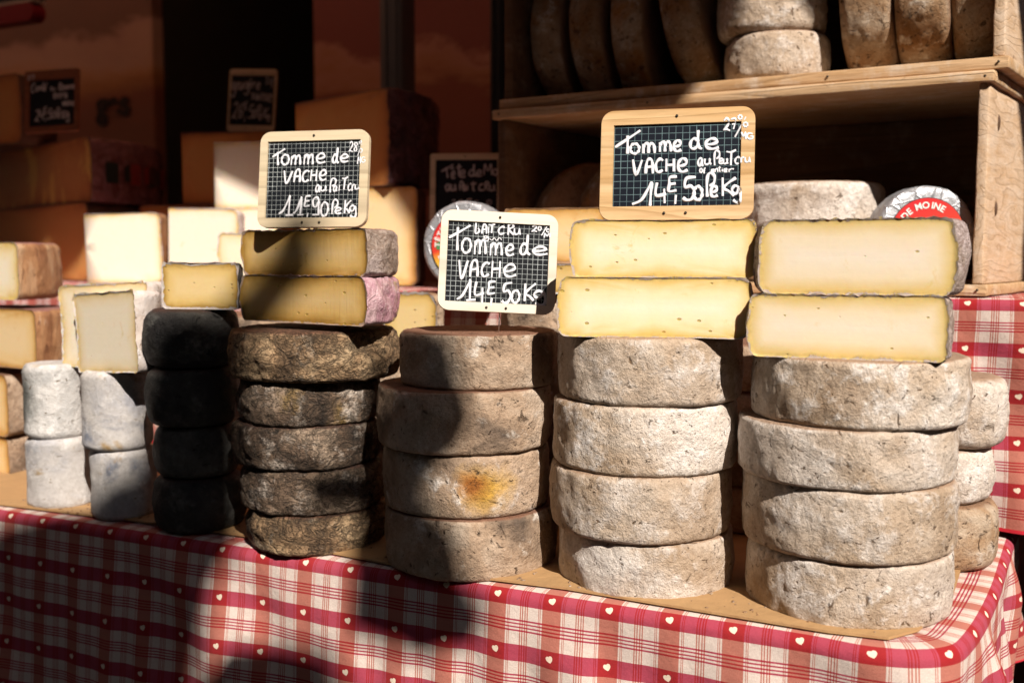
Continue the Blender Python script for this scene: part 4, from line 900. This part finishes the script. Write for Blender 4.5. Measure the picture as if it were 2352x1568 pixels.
b2 = [('o', 435, 490, 545, 670), ('m', 590, 500, 740, 685), ('m', 790, 540, 945, 700), ('e', 990, 565, 1095, 700), ('d', 1170, 430, 1300, 690), ('e', 1330, 585, 1520, 690),
      ('V', 410, 755, 520, 990), ('A', 555, 760, 655, 965), ('C', 695, 790, 795, 965), ('H', 825, 770, 935, 975), ('e', 980, 815, 1140, 970),
      ('1', 410, 1025, 580, 1255), ('-', 530, 1245, 645, 1262), ('4', 625, 1025, 750, 1290), ('E', 790, 1030, 885, 1190), (',', 835, 1240, 855, 1335, .8), ('5', 965, 1050, 1095, 1300), ('0', 1100, 1150, 1195, 1305), ('K', 1250, 1060, 1400, 1285), ('g', 1370, 1160, 1535, 1340),
      ('L', 590, 285, 645, 420, .75), ('A', 675, 310, 735, 425, .75), ('i', 745, 310, 770, 420, .75), ('T', 765, 300, 835, 415, .75), ('c', 880, 335, 960, 430, .75), ('R', 1000, 300, 1080, 435, .75), ('u', 1080, 350, 1168, 430, .75),
      ('2', 1300, 310, 1370, 388, .6), ('0', 1380, 320, 1420, 372, .5), ('/', 1430, 320, 1490, 435, .6), ('o', 1490, 350, 1525, 392, .5), ('M', 1465, 410, 1535, 465, .6), ('g', 700, 455, 765, 515, .5), ('w', 775, 470, 930, 515, .35)]
zb2 = z5
board('tilted pale-framed slate priced 14 euros 50, spiked into the brown-topped tomme', 1000, 470, 5.406, ((155, 135), (1640, 165), (1650, 1480), (165, 1360)), ((248, 268), (1528, 305), (1548, 1355), (258, 1255)),
      d5 * 0.965, -3, radians(7), b2, 'white_beech', 'slate_white', 0.00142, prong=True, strokes=([(268, 482), (400, 405), (530, 325)], [(370, 350), (372, 500), (380, 640)]))
b3 = [('o', 510, 570, 620, 690), ('m', 665, 560, 820, 685), ('m', 870, 540, 1020, 665), ('e', 1045, 530, 1145, 660), ('d', 1245, 400, 1395, 630), ('e', 1430, 505, 1600, 630),
      ('V', 545, 760, 660, 945), ('A', 705, 755, 800, 930), ('C', 825, 755, 920, 915), ('H', 955, 750, 1060, 905), ('e', 1100, 750, 1225, 910),
      ('a', 1345, 745, 1410, 840, .7), ('u', 1425, 750, 1510, 820, .7), ('P', 1540, 650, 1610, 830, .7), ('e', 1602, 745, 1645, 812, .6), ('u', 1650, 750, 1712, 812, .6), ('T', 1690, 640, 1805, 830, .7), ('c', 1790, 730, 1850, 812, .65), ('r', 1860, 735, 1900, 802, .6), ('u', 1910, 735, 1980, 797, .6),
      ('o', 1370, 870, 1400, 920, .5), ('f', 1405, 865, 1445, 930, .5), ('e', 1508, 880, 1546, 916, .5), ('n', 1552, 872, 1590, 912, .5), ('t', 1592, 842, 1625, 906, .5), ('i', 1632, 860, 1650, 906, .5), ('e', 1660, 872, 1702, 912, .5), ('r', 1712, 872, 1780, 912, .5),
      ('4', 830, 1040, 970, 1290, 1.1), ('E', 985, 970, 1095, 1155), (',', 1065, 1190, 1095, 1300), ('5', 1155, 975, 1325, 1255, 1.1), ('0', 1300, 1090, 1400, 1255, 1.1), ('P', 1450, 925, 1555, 1215), ('e', 1500, 1090, 1590, 1215), ('K', 1630, 980, 1810, 1205), ('g', 1750, 1080, 1865, 1285, .95),
      ('2', 1650, 260, 1730, 405, .8), ('7', 1740, 265, 1800, 385, .6), ('0', 1828, 220, 1872, 270, .6), ('/', 1790, 240, 1920, 480, .8), ('o', 1890, 310, 1940, 362, .6), ('M', 1860, 430, 1920, 515, .6), ('G', 1930, 440, 2005, 512, .6)]
board('wide pine-framed slate priced 14 euros 50, standing on the deep yellow half', 1380, 230, 5.226, ((140, 185), (2040, 95), (2020, 1500), (150, 1500)), ((300, 350), (1870, 290), (1855, 1320), (300, 1335)),
      face_dist(d6, 1287, 1695, 0.035), 14, radians(7), b3, 'pine_frame', 'slate_green', 0.00155, strokes=([(322, 612), (480, 508), (635, 405)], [(472, 470), (474, 580), (476, 690)], [(550, 1302), (660, 1252), (740, 1120), (782, 1045), (775, 1180), (770, 1322)]))

# ------------------------------------------------------------------ left foreground pieces
GL = 'orange-rinded cut cheeses at the left edge'
la = lambda px, v: (lambda q: sqrt(q.x ** 2 + q.y ** 2))(at_v(px, 600, v))
R0 = 0.125
def left_piece(label, xr, ytop, ybot, v, yaw, pm, rm, seed, R=R0):
    # the right end of the cut face is seen, the left end lies outside the picture
    a = at_v(xr, 600, v); yw = radians(yaw); l = Vector((a.x, a.y, 0)) - Vector((cos(yw), -sin(yw), 0)) * (2 * R)
    pxl = CX + F * l.x / l.y
    zb = at_y(xr, ybot, a.y).z; zt = at_y(xr, ytop, a.y).z
    mid = (Vector((a.x, a.y, 0)) + l) / 2; n = Vector((-sin(yw), -cos(yw), 0))
    t = thing('cut_cheese', label, 'cut cheese', (mid.x, mid.y, zb), -yw, GL)
    rb, pb = cut_wheel(R, zt - zb, seed, [((0, 0, 0), (0, -1, 0))], rag=0.001, c=0.14, bulge=0.01, wob=0.012)
    obj('rind', rb, M[rm], t); obj('cut_face', pb, M[pm], t); return t
left_piece('yellow-faced cut cheese with mauve top, uppermost at the left edge', 42, 556, 690, 0.13, 32, 'yellow', 'washed', 401)
left_piece('cut cheese with tan face and rusty rind, second down at the left edge', 76, 712, 850, 0.125, 32, 'pale_orange', 'washed', 402)
left_piece('greyish cut cheese at the left edge below the rusty-rinded one', 6, 862, 1005, 0.13, 32, 'pale_orange', 'tan_dusky', 403)
left_piece('dark shaded cheese on the table at the left edge, lowest of its pile', 2, 1008, 1105, 0.135, 32, 'pale_orange', 'tan_dusky', 404)

# ------------------------------------------------------------------ middle row behind the front stacks
def mid_support(px, v, zt, R, n, seed, mat, where):
    p = at_v(px, 600, v + R); h = (zt - T - 0.0045) / n
    for i in range(n):
        wheel('tomme_wheel', 'shaded tomme, number %s from the table in the pile %s' % (['one', 'two', 'three', 'four', 'five'][i], where), mat, p.x, p.y, T + 0.0045 + i * h, R, h, seed + i, group='tommes piled in the second row', c=0.2)
dM = la(1265, 0.225)
zM = at_v(1265, 605, 0.225).z; zN = zM - 0.036
piece('cut_cheese', 'pale yellow cut cheese behind the tilted slate and the yellow halves', 'cut cheese', 1152, 1390, 478, zM, dM, 14, 'pale_rind', 'pale_orange', 411, c=0.12, bulge=0.01)
piece('cut_cheese', 'rough flat cut cheese under the pale yellow one, behind the tilted slate', 'cut cheese', 1150, 1392, 0, zN, dM - 0.004, 14, 'old_rind', 'small_eyes', 412, H=0.0355, c=0.2, bulge=0.02)
mid_support(1265, 0.226, zN, 0.062, 4, 413, 'tan_dusky', 'behind the two central stacks')
dL = la(950, 0.25); zL = at_v(950, 672, 0.25).z
piece('cut_cheese', 'golden holed cut cheese with a shaggy rim, left of the tilted slate', 'cut cheese', 880, 1003, 672, zL - 0.085, dL, 16, 'old_rind', 'small_eyes', 421, H=0.085, rag=0.003, c=0.2, bulge=0.02, k=0.3)
mid_support(925, 0.245, zL - 0.085, 0.074, 3, 422, 'tan_dusky', 'behind the crusty stack')
mid_support(1708, 0.262, z7 - 0.01, 0.074, 4, 426, 'tan_dusky', 'behind the two rightmost front stacks')
mid_support(566, 0.205, z3 - 0.02, 0.078, 4, 427, 'tan_dusky', 'added behind the black stack')  # pile added so the gap between the stacks stays dark
foil_cheese('silver foil cheese with red and yellow label, half hidden behind the tilted slate', 1062, 565, 0.30, 0.0590, 0.05, 20, 177, 431)
piece('cut_cheese', 'small pale slice with a frilly rim beside the straw-coloured halves', 'cut cheese', 502, 640, 536, RZ + 0.004, la(530, RV - 0.05) , 5, 'pale_rind', 'cream', 441, rag=0.0025, c=0.1)
# ------------------------------------------------------------------ back row on the riser
GB = 'cheese blocks on the riser'
piece('cheese_block', 'ivory block with yellow edges left of the white-topped one', 'cut cheese', 199, 372, 492, RZ + 0.002, la(285, 0.50), 6, 'washed', 'ivory', 451, kind='q', c=0.10, bulge=0.01, group=GB, wob=0.02, rag=0.002, roll=-1.2)
piece('cheese_block', 'ivory block with a white wrapped top right of the yellow-edged one', 'cut cheese', 386, 545, 477, RZ + 0.002, la(465, 0.51), 8, 'pale_rind', 'ivory', 452, kind='q', c=0.10, bulge=0.01, group=GB, wob=0.02, rag=0.002, roll=1.5)
tD, zD, _, _ = piece('cheese_block', 'pale block in the sun, lower one behind the left edge of the beech-framed slate', 'cut cheese', 500, 640, 478, RZ + 0.002, la(560, 0.64), 4, 'pale_rind', 'ivory', 453, kind='q', c=0.06, bulge=0.0, group=GB, wob=0.006)
piece('cheese_block', 'pale block half in shadow standing on another behind the beech-framed slate', 'cut cheese', 497, 640, 327, zD, la(560, 0.64), 4, 'pale_rind', 'ivory', 454, kind='q', c=0.06, bulge=0.0, group=GB, wob=0.006)
tF, zF, _, _ = piece('cheese_block', 'low amber half mostly hidden behind the ivory blocks', 'cut cheese', 322, 690, 470, RZ + 0.002, la(440, 0.72), 8, 'brown_rind', 'orange', 455, c=0.08, group=GB)
piece('cheese_block', 'tall amber wedge in shadow left of the half-shaded pale block', 'cut cheese', 424, 650, 303, zF, la(520, 0.75), 8, 'brown_rind', 'orange', 456, kind='q', c=0.05, bulge=0.0, group=GB)
piece('cheese_block', 'large amber block with a round sunlit patch right of the beech-framed slate', 'cut cheese', 690, 958, 432, RZ + 0.002, la(850, 0.60), 16, 'brown_rind', 'pale_orange', 457, kind='q', c=0.06, bulge=0.0, group=GB)
zJ = at_v(850, 432, 0.62).z
tJ, _, _, RJ = piece('cheese_block', 'huge dark brown quarter cheese in crinkled film behind the beech-framed slate', 'cut cheese', 684, 898, 218, zJ, la(800, 0.62), 42, 'wrap_dark', 'orange', 458, kind='q', c=0.06, bulge=0.0, group=GB, amp=0.004)
# the big wheels at the far left
def big_left(label, xr, ytop, zb, v, R, yaw, rm, pm, seed, c=0.12):
    a = at_v(xr, 600, v); yw = radians(yaw); ux = Vector((cos(yw), -sin(yw), 0)); mid = Vector((a.x, a.y, 0)) - ux * R
    zt = at_y(xr, ytop, a.y).z
    t = thing('half_wheel_cheese', label, 'cut cheese', (mid.x, mid.y, zb), -yw, 'big half wheels at the back left')
    rb, pb = cut_wheel(R, zt - zb, seed, [((0, 0, 0), (0, -1, 0))], rag=0.0, c=c, bulge=0.012, wob=0.006, n=200)
    obj('rind', rb, M[rm], t); obj('cut_face', pb, M[pm], t); return t, zt, mid
tH, zH, _ = big_left('dark half wheel with a sunlit spot, lower of the big pair at the back left', 205, 464, RZ + 0.002, 0.66, 0.27, 42, 'brown_rind', 'orange', 461)
tG, zG, mG = big_left('big half wheel with yellow-streaked face and printed dark rind at the back left', 217, 312, zH, 0.66, 0.27, 42, 'wrap_print', 'comte', 462)
# dark printed marks round its rind
for k in range(5):
    a0 = radians(6 + k * 13)
    bm = bmesh.new(); Rr = 0.27 * 1.012 + 0.0035; hH = zG - zH
    for (z0, z1, w0, w1) in ((0.30, 0.62, 0.0, 0.030), (0.34, 0.56, 0.045, 0.085)):
        q = []
        for i in range(7):
            th = a0 + (w0 + (w1 - w0) * i / 6) / 0.27 * 1.0
            for z in (z0, z1):
                wz = hH * (z + (0.06 * sin(pi * i / 6) if z == z1 and w0 > 0.04 else 0))
                q.append(bm.verts.new((cos(th) * Rr, sin(th) * Rr, wz)))
        for i in range(6): bm.faces.new((q[2 * i], q[2 * i + 2], q[2 * i + 3], q[2 * i + 1]))
    obj('printed_mark', bm, M['print_green' if k % 2 == 0 else 'print_red'], tG, False)
tI, zI, mI = big_left('shaded half wheel carrying the reddish-framed slate, topmost at the back left', 62, 167, zG, 0.68, 0.17, 30, 'brown_rind', 'orange', 463)
# ------------------------------------------------------------------ background slates
bA = [('C', 375, 360, 420, 470), ('o', 430, 400, 460, 450), ('m', 470, 390, 512, 442), ('t', 512, 340, 538, 440), ('e', 538, 385, 558, 440), ("'", 555, 345, 572, 368), ('a', 615, 390, 640, 435, .6), ('u', 645, 390, 680, 435, .6),
      ('R', 720, 340, 760, 430), ('e', 765, 370, 790, 415), ('s', 795, 375, 815, 410), ('e', 820, 365, 845, 405), ('r', 850, 360, 870, 405), ('v', 875, 350, 895, 400), ('e', 895, 350, 918, 400),
      ('e', 660, 465, 690, 530), ('x', 695, 470, 720, 525), ('t', 725, 460, 752, 525), ('r', 760, 460, 787, 520), ('a', 795, 455, 830, 515), ('.', 860, 485, 870, 495), ('v', 775, 560, 795, 610), ('a', 800, 560, 828, 607), ('c', 835, 555, 857, 602), ('h', 860, 545, 885, 605), ('e', 890, 555, 915, 602),
      ('2', 450, 680, 500, 820), ('4', 505, 670, 550, 800), ('E', 550, 640, 585, 725), (',', 573, 770, 587, 815), ('5', 600, 660, 650, 780), ('0', 650, 690, 690, 770), ('P', 705, 640, 745, 770), ('e', 725, 710, 752, 762), ('K', 775, 670, 817, 770), ('g', 815, 690, 860, 805), ('2', 325, 270, 360, 320, .8), ('7', 370, 262, 410, 315, .8)]
board('small reddish-framed slate priced 24 euros 50 at the dark back left', 0, 130, 5.227, ((294, 210), (945, 157), (988, 923), (329, 958)), ((345, 330), (918, 265), (925, 835), (390, 895)), la(120, 0.60), 12, radians(6), bA, 'red_frame', 'slate_plain', 0.0013, chalk='chalk_grey', r=0.004)
bB = [('g', 340, 470, 430, 770), ('r', 450, 470, 500, 630), ('u', 505, 470, 580, 620), ('g', 590, 470, 710, 720), ('e', 690, 480, 745, 580), ("'", 700, 390, 735, 450), ('r', 770, 460, 830, 590), ('e', 860, 480, 940, 610),
      ('s', 780, 690, 830, 810), ('u', 860, 700, 930, 820), ('i', 935, 680, 960, 830), ('s', 980, 690, 1030, 820), ('s', 1050, 700, 1100, 830), ('e', 1120, 710, 1212, 850), ('2', 425, 885, 545, 1230), ('6', 560, 890, 650, 1200), ('E', 660, 870, 720, 1030), (',', 685, 1170, 715, 1280), ('5', 760, 930, 860, 1200), ('0', 860, 1030, 920, 1200), ('P', 940, 930, 1010, 1160), ('e', 990, 1100, 1045, 1225), ('K', 1080, 980, 1170, 1200), ('g', 1150, 1120, 1212, 1250), ('3', 1030, 360, 1080, 500, .7), ('2', 1110, 400, 1150, 500, .7), ('/', 1170, 360, 1195, 580, .7)]
board('dim slate reading suisse, priced 26 euros 50, in the dark behind the amber wedge', 500, 140, 8.71, ((245, 185), (1225, 215), (1330, 1480), (390, 1480)), ((312, 325), (1220, 335), (1290, 1340), (385, 1360)), la(570, 0.83), 10, radians(5), bB, 'beech', 'slate_plain', 0.0012, chalk='chalk_grey', r=0.006)
bC = [('e', 395, 290, 430, 355), ('^', 385, 252, 418, 275, .8), ('t', 440, 220, 490, 335), ('e', 475, 280, 527, 345), ('d', 560, 225, 630, 335), ('e', 630, 280, 682, 335), ('M', 700, 225, 772, 325), ('o', 785, 270, 826, 325),
      ('a', 340, 410, 390, 470), ('u', 395, 410, 445, 470), ('P', 475, 385, 510, 470), ('a', 505, 420, 537, 470), ('i', 540, 405, 556, 470), ('t', 575, 385, 630, 470), ('c', 655, 410, 700, 470), ('R', 710, 390, 755, 470), ('u', 757, 420, 812, 470), ('2', 400, 560, 440, 610, .7), ('0', 470, 560, 510, 605, .7), ('E', 540, 550, 590, 610, .7), ('r', 610, 565, 660, 610, .7), ('0', 735, 560, 775, 605, .7)]
board('dim slate reading Tete de Mo beside the left end of the lower crate', 960, 330, 4.021, ((190, 125), (850, 120), (860, 760), (200, 760)), ((245, 180), (826, 178), (830, 720), (245, 720)), la(1068, 0.62), 8, radians(4), bC, 'beech', 'slate_plain', 0.0013, chalk='chalk_grey', r=0.004, strokes=([(300, 290), (355, 258), (410, 225)], [(345, 250), (352, 300), (360, 350)]))

# ------------------------------------------------------------------ the van behind the stall
VV = 1.55
zz = lambda y, px=180: at_v(px, y, VV).z
M['mural_cloud'] = mural_mat('printed_cloudscape', [(0.20, (0.26, 0.12, 0.08)), (0.34, (0.28, 0.11, 0.07)), (0.40, (0.46, 0.24, 0.10)), (0.45, (0.56, 0.34, 0.20)), (0.50, (0.56, 0.40, 0.32)), (0.545, (0.50, 0.34, 0.28)), (0.58, (0.22, 0.13, 0.10)), (0.80, (0.26, 0.14, 0.11))], 2.6, 3.0, 0.16)
M['mural_red'] = mural_mat('printed_red_hills', [(0.05, (0.28, 0.10, 0.07)), (0.28, (0.32, 0.11, 0.07)), (0.33, (0.50, 0.25, 0.14)), (0.38, (0.56, 0.30, 0.22)), (0.41, (0.30, 0.10, 0.085)), (0.8, (0.28, 0.08, 0.08))], 3.4, 11.0, 0.2)
van = thing('market_van', 'dark market van behind the stall with printed cloudscape panels and an open hatch', 'van', uv(0, VV, 0), YAW)
Zb = 0.35
def van_u(px): return (at_v(px, 600, VV) - Vector((O.x, O.y, 0))).dot(U)
def panel(nm, x0, x1, z0, z1, y0, y1, mt, bev=0.004):
    bm = bmesh.new(); box(bm, x0, x1, y0, y1, z0, z1, bev); return obj(nm, bm, M[mt], van, False)
uA, uB, uC, uD = van_u(-900), van_u(364), van_u(727), van_u(2500)
# the murals' own height coordinate: 0 at z=1.25 -> 1 at z=2.25
def mural(nm, x0, x1, mt):
    bm = bmesh.new(); box(bm, x0, x1, 0.0, 0.05, -1.4, 1.9, 0.006)
    o = obj(nm, bm, M[mt], van, False); o.location = (0, 0, 1.30); return o
mural('printed_panel', uA, uB, 'mural_cloud'); mural('printed_panel', uC, uD, 'mural_red')
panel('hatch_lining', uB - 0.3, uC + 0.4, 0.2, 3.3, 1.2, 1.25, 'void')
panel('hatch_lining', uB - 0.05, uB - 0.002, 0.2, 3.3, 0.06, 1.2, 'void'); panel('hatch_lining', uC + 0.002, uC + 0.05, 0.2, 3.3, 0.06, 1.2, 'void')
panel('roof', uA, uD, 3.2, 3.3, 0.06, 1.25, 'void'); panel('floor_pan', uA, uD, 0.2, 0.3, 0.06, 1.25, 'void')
panel('hatch_trim', uB + 0.0015, uB + 0.012, 0.3, 3.2, -0.012, 0.04, 'trim') if 'trim' in M else None
# half a word on the panel: only its last letters show
cu = bpy.data.curves.new('panel_lettering', 'FONT'); cu.body = 'ges'; cu.size = 0.115; cu.extrude = 0.001; cu.offset = 0.004
tmp = bpy.data.objects.new('tmp', cu); COL.objects.link(tmp)
me = bpy.data.meshes.new_from_object(tmp.evaluated_get(bpy.context.evaluated_depsgraph_get())); bpy.data.objects.remove(tmp)
lt = bpy.data.objects.new('lettering', me); COL.objects.link(lt); me.materials.append(M['ink']); lt.parent = van
pl_ = at_v(222, 268, VV - 0.003); lt.location = ((pl_ - Vector((O.x, O.y, 0))).dot(U), -0.0035, pl_.z); lt.rotation_euler = (pi / 2, 0, 0)
# stall posts
def post(label, px, v, w, mt):
    p = at_v(px, 600, v); bm = bmesh.new(); box(bm, -w / 2, w / 2, -w / 2, w / 2, 0, 2.6, 0.004)
    for sgn in (-1, 1): box(bm, sgn * w * 0.22 - w * 0.05, sgn * w * 0.22 + w * 0.05, -w / 2 - 0.003, -w / 2 + 0.001, 0.1, 2.5, 0.001)
    o = obj('stall_post', bm, M[mt]); o.location = (p.x, p.y, 0); o.rotation_euler = (0, 0, YAW); prop(o, label, 'post', 'upright posts of the stall')
post('blue-grey metal stall post in front of the red printed panel', 918, 1.2, 0.062, 'pole')
post('black stall post just left of the crates', 1150, 1.0, 0.034, 'black_metal')
# hanging clear plastic sheet in the hatch
m = Mat('cloudy_plastic'); m.set(Base_Color=(0.22, 0.34, 0.38), Roughness=0.25, Alpha=0.7); M['plastic'] = m.m
bm = bmesh.new(); rows = []
a0, a1 = van_u(590), van_u(700)
for i in range(25):
    for j in range(12):
        t_ = i / 24; h = j / 11; x = a0 + (a1 - a0) * t_ * (0.25 + 0.75 * h); rows.append(bm.verts.new((x + 0.02, 0.45 + 0.03 * sin(t_ * 22) * (0.5 + h), 1.75 + 0.9 * h)))
for i in range(24):
    for j in range(11): bm.faces.new((rows[i * 12 + j], rows[(i + 1) * 12 + j], rows[(i + 1) * 12 + j + 1], rows[i * 12 + j + 1]))
o = obj('plastic_sheet', bm, M['plastic']); o.location = van.location; o.rotation_euler = (0, 0, YAW); prop(o, 'cloudy bluish plastic sheet hanging inside the dark van hatch', 'plastic sheet')
# rounded sign at the top left
p = at_v(15, 20, 1.0); sg = thing('rounded_sign', 'rounded navy and red sign with a pale stripe in the top left corner', 'sign', p, YAW)
q = at_v(90, 20, 1.0); wS = (Vector((q.x, q.y, 0)) - Vector((p.x, p.y, 0))).length; k_ = (at_v(15, 0, 1.0).z - at_v(15, 60, 1.0).z) / 60
for nm, y0, y1, mt in (('sign_top', -260, 12, 'navy'), ('stripe', 12, 19, 'white_enamel'), ('sign_base', 19, 60, 'red_enamel')):
    bm = bmesh.new(); pts = rrect(-0.5, wS, (20 - y1) * k_, (20 - y0) * k_, 0.022 if nm == 'sign_base' else 0.002)
    lo = [bm.verts.new((x, 0.02, z)) for x, z in pts]; hi = [bm.verts.new((x, -0.02, z)) for x, z in pts]
    bm.faces.new(hi); bm.faces.new(lo[::-1])
    for i in range(len(pts)): j = (i + 1) % len(pts); bm.faces.new((lo[i], lo[j], hi[j], hi[i]))
    bmesh.ops.recalc_face_normals(bm, faces=bm.faces[:]); obj(nm, bm, M[mt], sg, False)

# ------------------------------------------------------------------ what shades the stall: an unseen awning added to block sky, the street's far side
aw = thing('unseen_awning', 'unseen canvas awning added over the stall to block sky and warm the shade', 'awning', uv(0, 0, 0), YAW)
bm = bmesh.new(); rows = []
for i in range(31):
    for j in range(13):
        u = -7.0 + 9.4 * i / 30; v = -0.60 + 3.3 * j / 12; rows.append(bm.verts.new((u, v, 2.95 + 0.18 * (v + 0.6) - 0.03 * sin(pi * ((i / 30 * 4) % 1)))))
for i in range(30):
    for j in range(12): bm.faces.new((rows[i * 13 + j], rows[(i + 1) * 13 + j], rows[(i + 1) * 13 + j + 1], rows[i * 13 + j + 1]))
bmesh.ops.solidify(bm, geom=bm.faces[:], thickness=0.004)
obj('canvas', bm, M['awning'], aw)
bm = bmesh.new(); box(bm, -7.0, 2.4, -0.64, -0.602, 2.90, 2.96, 0.006); obj('rail', bm, M['pole'], aw)
fcd = thing('street_facade', 'shaded plain house fronts across the market street', 'building', (0, -9, 0))
bm = bmesh.new(); box(bm, -16, 16, -3, 0, 0, 8.0, 0.02); obj('wall', bm, M['facade'], fcd, False)
for lab, x in (('plain shaded house closing the street off to the left', -7.5), ('plain house closing the street off to the far right', 9.0)):
    fcd = thing('street_house', lab, 'building', (x, 0, 0)); bm = bmesh.new(); box(bm, -1.5, 1.5, -8.9, 6, 0, 8.0, 0.02); obj('wall', bm, M['facade'], fcd, False)
# unseen blockers added between stall and sun, outlines shaped to the wanted shade
SA = SUN.cross(Vector((0, 0, 1))).normalized(); SA = SA if SA.x > 0 else -SA
SB = SA.cross(SUN); SB = SB if SB.z > 0 else -SB
def blocker(label, pts, dist, seed, ragged=0.004):
    t = Vector((0, 1.1, 1.0)) + SUN * dist
    out = []
    for i, p in enumerate(pts):
        q = pts[(i + 1) % len(pts)]; L = math.hypot(q[0] - p[0], q[1] - p[1]); n = max(1, min(40, int(L / 0.02)))
        for k in range(n):
            a, b = p[0] + (q[0] - p[0]) * k / n, p[1] + (q[1] - p[1]) * k / n
            w = Vector((a * 22, b * 22, seed)); out.append((a + ragged * noise.noise(w), b + ragged * noise.noise(w + Vector((5, 3, 8)))))
    bm = bmesh.new()
    def P3(a, b, d): return SA * a + SB * b + SUN * (d + 0.05 * sin(a * 5 + seed) + 0.05 * sin(b * 6))
    lo = [bm.verts.new(P3(a, b, 0)) for a, b in out]; hi = [bm.verts.new(P3(a, b, 0.012)) for a, b in out]
    for tri in tessellate_polygon([[Vector((a, b, 0)) for a, b in out]]):
        try: bm.faces.new([lo[k] for k in tri]); bm.faces.new([hi[k] for k in tri][::-1])
        except ValueError: pass
    for i in range(len(out)): j = (i + 1) % len(out); bm.faces.new((lo[i], hi[i], hi[j], lo[j]))
    bmesh.ops.recalc_face_normals(bm, faces=bm.faces[:])
    o = obj('shade_blocker', bm, M['blocker'], smooth=False); o.location = t
    return prop(o, label, 'shade sail', 'unseen canvas blockers added to shape the shade')
blocker('largest added canvas blocker, unseen, shaped to shade the back row and block sky', [(-2.6, 1.55), (-0.9, 1.38), (-0.66, 1.27), (-0.60, 1.22), (-0.56, 1.15), (-0.535, 1.05), (-0.52, 0.98), (-0.47, 0.955), (-0.40, 1.00), (-0.33, 1.01), (-0.26, 0.96), (-0.235, 0.90), (-0.20, 0.855), (-0.14, 0.835), (-0.10, 0.73),
      (-0.06, 0.68), (0.0, 0.645), (0.04, 0.605), (0.07, 0.545), (0.08, 0.47), (0.075, 0.36), (0.10, 0.30), (0.20, 0.285), (0.27, 0.30), (0.305, 0.345), (0.33, 0.365), (0.371, 0.407), (0.378, 0.44), (0.44, 0.8), (0.56, 0.95), (1.2, 1.0), (1.2, 1.3), (0.6, 1.3), (0.2, 1.32), (-0.5, 1.62), (-1.0, 1.85), (-2.0, 2.3), (-6, 3.5), (-6, 1.5)], 2.5, 1.0)
blocker('low added canvas blocker, unseen, shaped to darken the black cheeses', [(-6.5, 1.7), (-0.98, 1.55), (-0.84, 0.25), (-0.70, 0.135), (-0.62, 0.115), (-0.54, 0.095), (-0.44, 0.065), (-0.395, 0.08), (-0.380, 0.12), (-0.372, 0.155), (-0.33, 0.163), (-0.295, 0.160), (-0.278, 0.180), (-0.262, 0.168), (-0.246, 0.165), (-0.238, 0.188), (-0.205, 0.188), (-0.196, 0.14), (-0.205, 0.118), (-0.25, 0.112), (-0.274, 0.058), (-0.272, -0.03), (-0.285, -0.078), (-0.305, -0.092), (-0.318, -0.125), (-0.335, -0.20), (-0.345, -0.9), (-6.5, -0.9)], 5.0, 2.0, 0.006)
blocker('narrow added blocker, unseen, shaped to shade the left of the dusky tommes', [(-0.150, 0.045), (-0.125, 0.03), (-0.097, -0.02), (-0.091, -0.054), (-0.084, -0.095), (-0.099, -0.118), (-0.122, -0.128), (-0.116, -0.15), (-0.100, -0.178), (-0.092, -0.209), (-0.074, -0.246), (-0.085, -0.272), (-0.135, -0.256), (-0.188, -0.205), (-0.185, -0.14), (-0.160, -0.09), (-0.215, -0.088), (-0.225, -0.068), (-0.215, -0.05), (-0.158, -0.050), (-0.157, 0.0)], 3.2, 3.0, 0.006)
blocker('small added blocker, unseen, shaped to darken the lowest part of the tablecloth', [(-0.345, -0.21), (-0.325, -0.185), (-0.30, -0.166), (-0.252, -0.182), (-0.205, -0.217), (-0.185, -0.26), (-0.18, -0.5), (-0.37, -0.5)], 3.2, 4.0, 0.006)
blocker('long added blocker, unseen, closing off sky to the right of the sun gap', [(0.76, -1.6), (5, -1.6), (5, 5.0), (0.74, 5.0), (0.74, 1.4), (0.74, 0.9)], 2.6, 5.0)
blocker('low wide added blocker, unseen, closing off sky below the sun', [(-0.40, -0.60), (0.80, -0.60), (0.80, -1.9), (-0.40, -1.9)], 3.6, 6.0)
